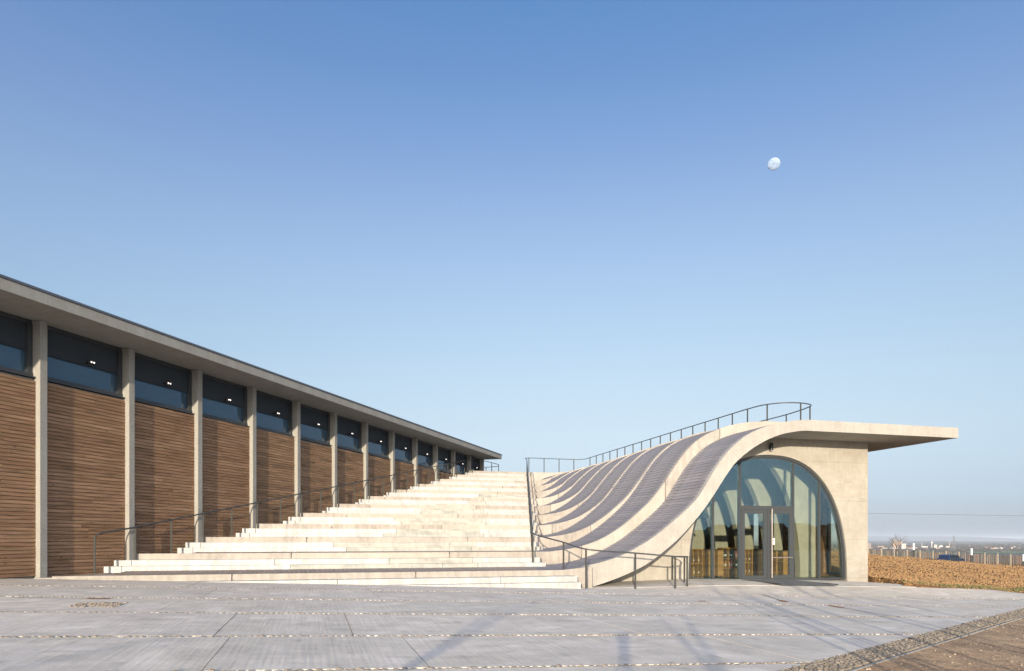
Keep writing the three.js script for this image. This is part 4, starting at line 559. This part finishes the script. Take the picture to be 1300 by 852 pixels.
// ------------------------------------------------------------------ far town, woods, pylon, hills, moon
{
  const r = rng(2024), Y0 = -60.5, at = (px, Z) => cam((px - 650) / 900 * Z, Y0, Z);
  const walls = [[0.66, 0.60, 0.52], [0.58, 0.49, 0.38], [0.74, 0.72, 0.69], [0.50, 0.36, 0.27], [0.62, 0.55, 0.45]].map((c) => mat(c, 0.9)), roof = mat([0.22, 0.11, 0.08], 0.9), roofG = mat([0.2, 0.2, 0.2], 0.9), win = mat([0.12, 0.13, 0.15], 0.5);
  const house = (px, Z, w, h, d, kind, label, cat, group, name) => {
    const g = thing(name, label, cat, group); g.position.copy(at(px, Z)); g.rotation.y = YAW + (r() - 0.5) * 0.5; const wm = walls[Math.floor(r() * walls.length)];
    mesh('wall', box(-w / 2, w / 2, -3, h, -d / 2, d / 2), wm, g);
    if (kind === 'gable') { const s = new THREE.Shape([new THREE.Vector2(-d / 2 - 0.6, h), new THREE.Vector2(d / 2 + 0.6, h), new THREE.Vector2(0, h + d * 0.42)]); const e = new THREE.ExtrudeGeometry(s, { depth: w + 1, bevelEnabled: false }); e.rotateY(Math.PI / 2); e.translate(-w / 2 - 0.5, 0.01, 0); mesh('roof', e, roof, g); }
    else { mesh('roof', box(-w / 2 - 0.4, w / 2 + 0.4, h + 0.01, h + 0.8, -d / 2 - 0.4, d / 2 + 0.4), roofG, g); const ws = []; for (let y = 3; y < h - 3; y += 4) mesh('window_band', box(-w / 2 + 2, w / 2 - 2, y, y + 1.6, d / 2 + 0.01, d / 2 + 0.2), win, g); }
  };
  const big = [[1102, 4300, 44, 39, 'tall pale apartment block at the shop end of the far town'], [1137, 4400, 36, 51, 'tallest pale apartment block of the far town behind the bare tree'], [1142.5, 4420, 30, 46, 'slab block leaning against the tallest block of the far town'], [1147.5, 4350, 20, 33, 'narrow pale tower block right of the tallest block'], [1118, 4500, 36, 17, 'long white works hall in the far town'], [1129, 4550, 32, 17, 'long sand coloured works hall in the far town'], [1135, 4250, 62, 9, 'broad low warehouse below the tallest far blocks'], [1174, 4700, 46, 14, 'white factory hall beyond the first marker post'], [1188, 4800, 10, 24, 'slim white silo tower in the far town'], [1194.5, 4850, 10, 20, 'short white silo in the far town'], [1203, 4600, 12, 16, 'bright white gabled works at the foot of the pylon'], [1248, 4300, 22, 9, 'flat white shed right of the second marker post'], [1262, 4350, 30, 9, 'wide white shed above the green field'], [1273, 4400, 14, 8, 'small pale shed above the green field']];
  for (const [px, Z, w, h, lab] of big) house(px, Z, w, h, 16, 'flat', lab, 'building', null, 'town_block');
  for (let i = 0; i < 64; i++) { const px = 1104 + r() * 196, Z = 4100 + r() * 1300; house(px, Z, 9 + r() * 9, 5 + r() * 4, 8 + r() * 4, 'gable', 'small house with a red roof in the hazy far town', 'house', 'houses of the far town', 'town_house'); }
  const chim = thing('chimney_stack', 'thin red and white chimney in the far town', 'chimney'); chim.position.copy(at(1205.7, 4700)); for (let i = 0; i < 6; i++) { const c = new THREE.CylinderGeometry(1.9 - i * 0.08, 2 - i * 0.08, 7.9, 10); c.translate(0, 4 + i * 7.95, 0); mesh('band', c, i % 2 ? mat([0.6, 0.58, 0.55], 0.8) : mat([0.45, 0.12, 0.09], 0.8), chim); }
  const mast = thing('mast', 'thin white mast beside the far factory hall', 'mast'); mast.position.copy(at(1170.5, 4700)); mesh('pole', bar(new THREE.Vector3(0, -2, 0), new THREE.Vector3(0, 42, 0), 1.6, 0.7, 8), walls[2], mast);
  const tower = thing('water_tower', 'mushroom shaped pale water tower in the far town', 'tower'); tower.position.copy(at(1183, 4750)); mesh('stem', bar(new THREE.Vector3(0, -2, 0), new THREE.Vector3(0, 36, 0), 2.2, 2, 10), walls[2], tower); const tg = new THREE.CylinderGeometry(6.5, 4, 8, 14); tg.translate(0, 40, 0); mesh('tank', tg, walls[2], tower);
  // lattice pylon
  const py = thing('pylon', 'grey lattice power pylon standing over the far town', 'pylon'); py.position.copy(at(1211, 3700)); const hgt = 78, w = (y) => 7.5 * (1 - y / hgt) + 1.1, bars = []; const ys = [0, 14, 26, 36, 45, 53, 60, 66, 72, 78];
  for (let i = 0; i < ys.length - 1; i++) for (const [a, b] of [[[-1, -1], [1, -1]], [[1, -1], [1, 1]], [[1, 1], [-1, 1]], [[-1, 1], [-1, -1]]]) { const P = (c, y) => new THREE.Vector3(c[0] * w(y) / 2 * 1.6, y, c[1] * w(y) / 2 * 1.6); bars.push(bar(P(a, ys[i]), P(a, ys[i + 1]), 0.55, 0.55, 4), bar(P(a, ys[i]), P(b, ys[i + 1]), 0.4, 0.4, 4), bar(P(b, ys[i]), P(a, ys[i + 1]), 0.4, 0.4, 4)); }
  const pm = mat([0.16, 0.16, 0.17], 0.7); mesh('lattice', merge(bars), pm, py); for (const [y, l] of [[52, 11], [64, 9], [75, 6]]) mesh('cross_arm', merge([bar(new THREE.Vector3(-l, y, 0), new THREE.Vector3(l, y, 0), 0.6, 0.6, 4), bar(new THREE.Vector3(-l, y, 0), new THREE.Vector3(0, y + 4, 0), 0.4, 0.4, 4), bar(new THREE.Vector3(l, y, 0), new THREE.Vector3(0, y + 4, 0), 0.4, 0.4, 4)]), pm, py);
  // far woods and gardens of the plain: masses of small crowns
  const N = 5200, im = new THREE.InstancedMesh(new THREE.IcosahedronGeometry(1, 0), mat([0.06, 0.055, 0.04], 1), N), m4 = new THREE.Matrix4(), qn = new THREE.Quaternion();
  for (let i = 0; i < N; i++) { const Z = i < 2600 ? 3300 + r() * 2600 : 5600 + r() * 3400, px = 1060 + r() * 330, clump = n32(px * 0.17, Z * 0.004); const k = (4 + r() * 6) * (clump > 0.5 ? 1 : 0.45); m4.compose(at(px, Z).add(new THREE.Vector3(0, k * 0.5, 0)), qn, new THREE.Vector3(k * 2.2, k * (0.6 + r() * 0.4), k * 1.6)); im.setMatrixAt(i, m4); const b = 0.6 + r() * 0.7; im.setColorAt(i, new THREE.Color().setRGB(b * 1.05, b, b)); }
  im.name = 'far_woods'; tag(im, 'hazy bands of bare woods and hedges over the far plain', 'trees', null, 'stuff'); scene.add(im);
  // vineyard rows / scrub just below the stake fence
  const N2 = 2600, i2 = new THREE.InstancedMesh(new THREE.IcosahedronGeometry(1, 0), mat([0.10, 0.075, 0.055], 1), N2);
  for (let i = 0; i < N2; i++) { const Z = 112 + r() * 50, X = Z * (0.44 + r() * 0.34), k = 0.25 + r() * 0.5, px = X / Z * 900; m4.compose(cam(X, 1.35 - (704 + (px - 453) * 0.055 - 684.5) / 900 * Z - k - r() * 1.5, Z), qn, new THREE.Vector3(k * 1.3, k, k)); i2.setMatrixAt(i, m4); const b = 0.5 + r() * 0.9; i2.setColorAt(i, new THREE.Color().setRGB(b, b * 0.95, b * 0.9)); }
  i2.name = 'scrub'; tag(i2, 'brown winter scrub behind the stake fence', 'scrub', null, 'stuff'); scene.add(i2);
  const gf = []; { const q = (px, Z) => { const v = at(px, Z); return [v.x, v.y + 2.2, v.z]; }; const a = q(1232, 3050), b = q(1330, 3050), c = q(1330, 3500), d = q(1225, 3500); gf.push(...a, ...b, ...c, ...a, ...c, ...d); } structure('green_field', geoFrom(gf), mat([0.09, 0.17, 0.05], 1));
  // far hills
  const ridge = (name, Z, y, c) => { const pos = [], h = (px) => 1.35 - (y(px) - 684.5) / 900 * Z; for (let px = -500; px < 2300; px += 20) { const a = cam((px - 650) / 900 * Z, -70, Z * 0.9), b = cam((px - 630) / 900 * Z, -70, Z * 0.9), c2 = cam((px - 630) / 900 * Z, h(px + 20), Z), d = cam((px - 650) / 900 * Z, h(px), Z), e = cam((px - 650) / 900 * Z, -70, Z * 1.12), f2 = cam((px - 630) / 900 * Z, -70, Z * 1.12); for (const v of [a, b, c2, a, c2, d, d, c2, f2, d, f2, e]) pos.push(v.x, v.y, v.z); } structure(name, geoFrom(pos), mat(c, 1)); };
  ridge('hills', 26000, (px) => 681.7 + (n32(px * 0.006 + 4, 3.3) - 0.5) * 2.6 + Math.max(0, px - 1230) * 0.035, [0.05, 0.06, 0.05]);
  ridge('hills_near', 13000, (px) => 687.2 + (n32(px * 0.011 + 9, 7.7) - 0.5) * 1.6, [0.05, 0.05, 0.04]);
  // the day moon: a gibbous disc, its shadowed limb lost in the sky
  const D = 30000, k = D / 900, mg = new THREE.SphereGeometry(7.75 * k, 40, 24); mg.scale(1.0, 0.93, 0.3); mg.rotateZ(0.25);
  const mt = tex(256, 1, (u, v) => { const f = n8(u * 8 + 2, v * 8) * 0.6 + n16(u * 16, v * 16 + 4) * 0.4, b = 1 - Math.max(0, f - 0.46) * 0.5; return [b, b, b]; });
  const moon = mesh('sky_moon', mg, mat([0.27, 0.35, 0.50], 1, { map: mt })); moon.position.copy(cam((982.6 - 650) * k, 1.35 + (684.5 - 208.2) * k, D)); tag(moon, 'pale gibbous day moon in the clear blue sky', 'moon'); moon.lookAt(camera.position); moon.castShadow = false;
}
// tripod that carries the viewpoint, standing just behind it; its shadow falls on the plaza
{
  const t = thing('camera_tripod', 'photographer\'s tripod standing at the viewpoint on the plaza', 'tripod'), y0 = G(0, -0.12); t.position.copy(V(-0.03, 0, -0.2));
  for (let i = 0; i < 3; i++) { const a = i * 2.094 + 0.5; mesh('leg', bar(new THREE.Vector3(Math.sin(a) * 0.45, y0, Math.cos(a) * 0.45), new THREE.Vector3(Math.sin(a) * 0.04, 1.12, Math.cos(a) * 0.04), 0.013, 0.02, 8), M.black, t); }
  mesh('head', box(-0.05, 0.05, 1.1, 1.28, -0.05, 0.05, 0.015), M.black, t); mesh('camera_body', box(-0.075, 0.075, 1.285, 1.4, -0.05, 0.05, 0.015), M.black, t);
}
renderer.render(scene, camera);
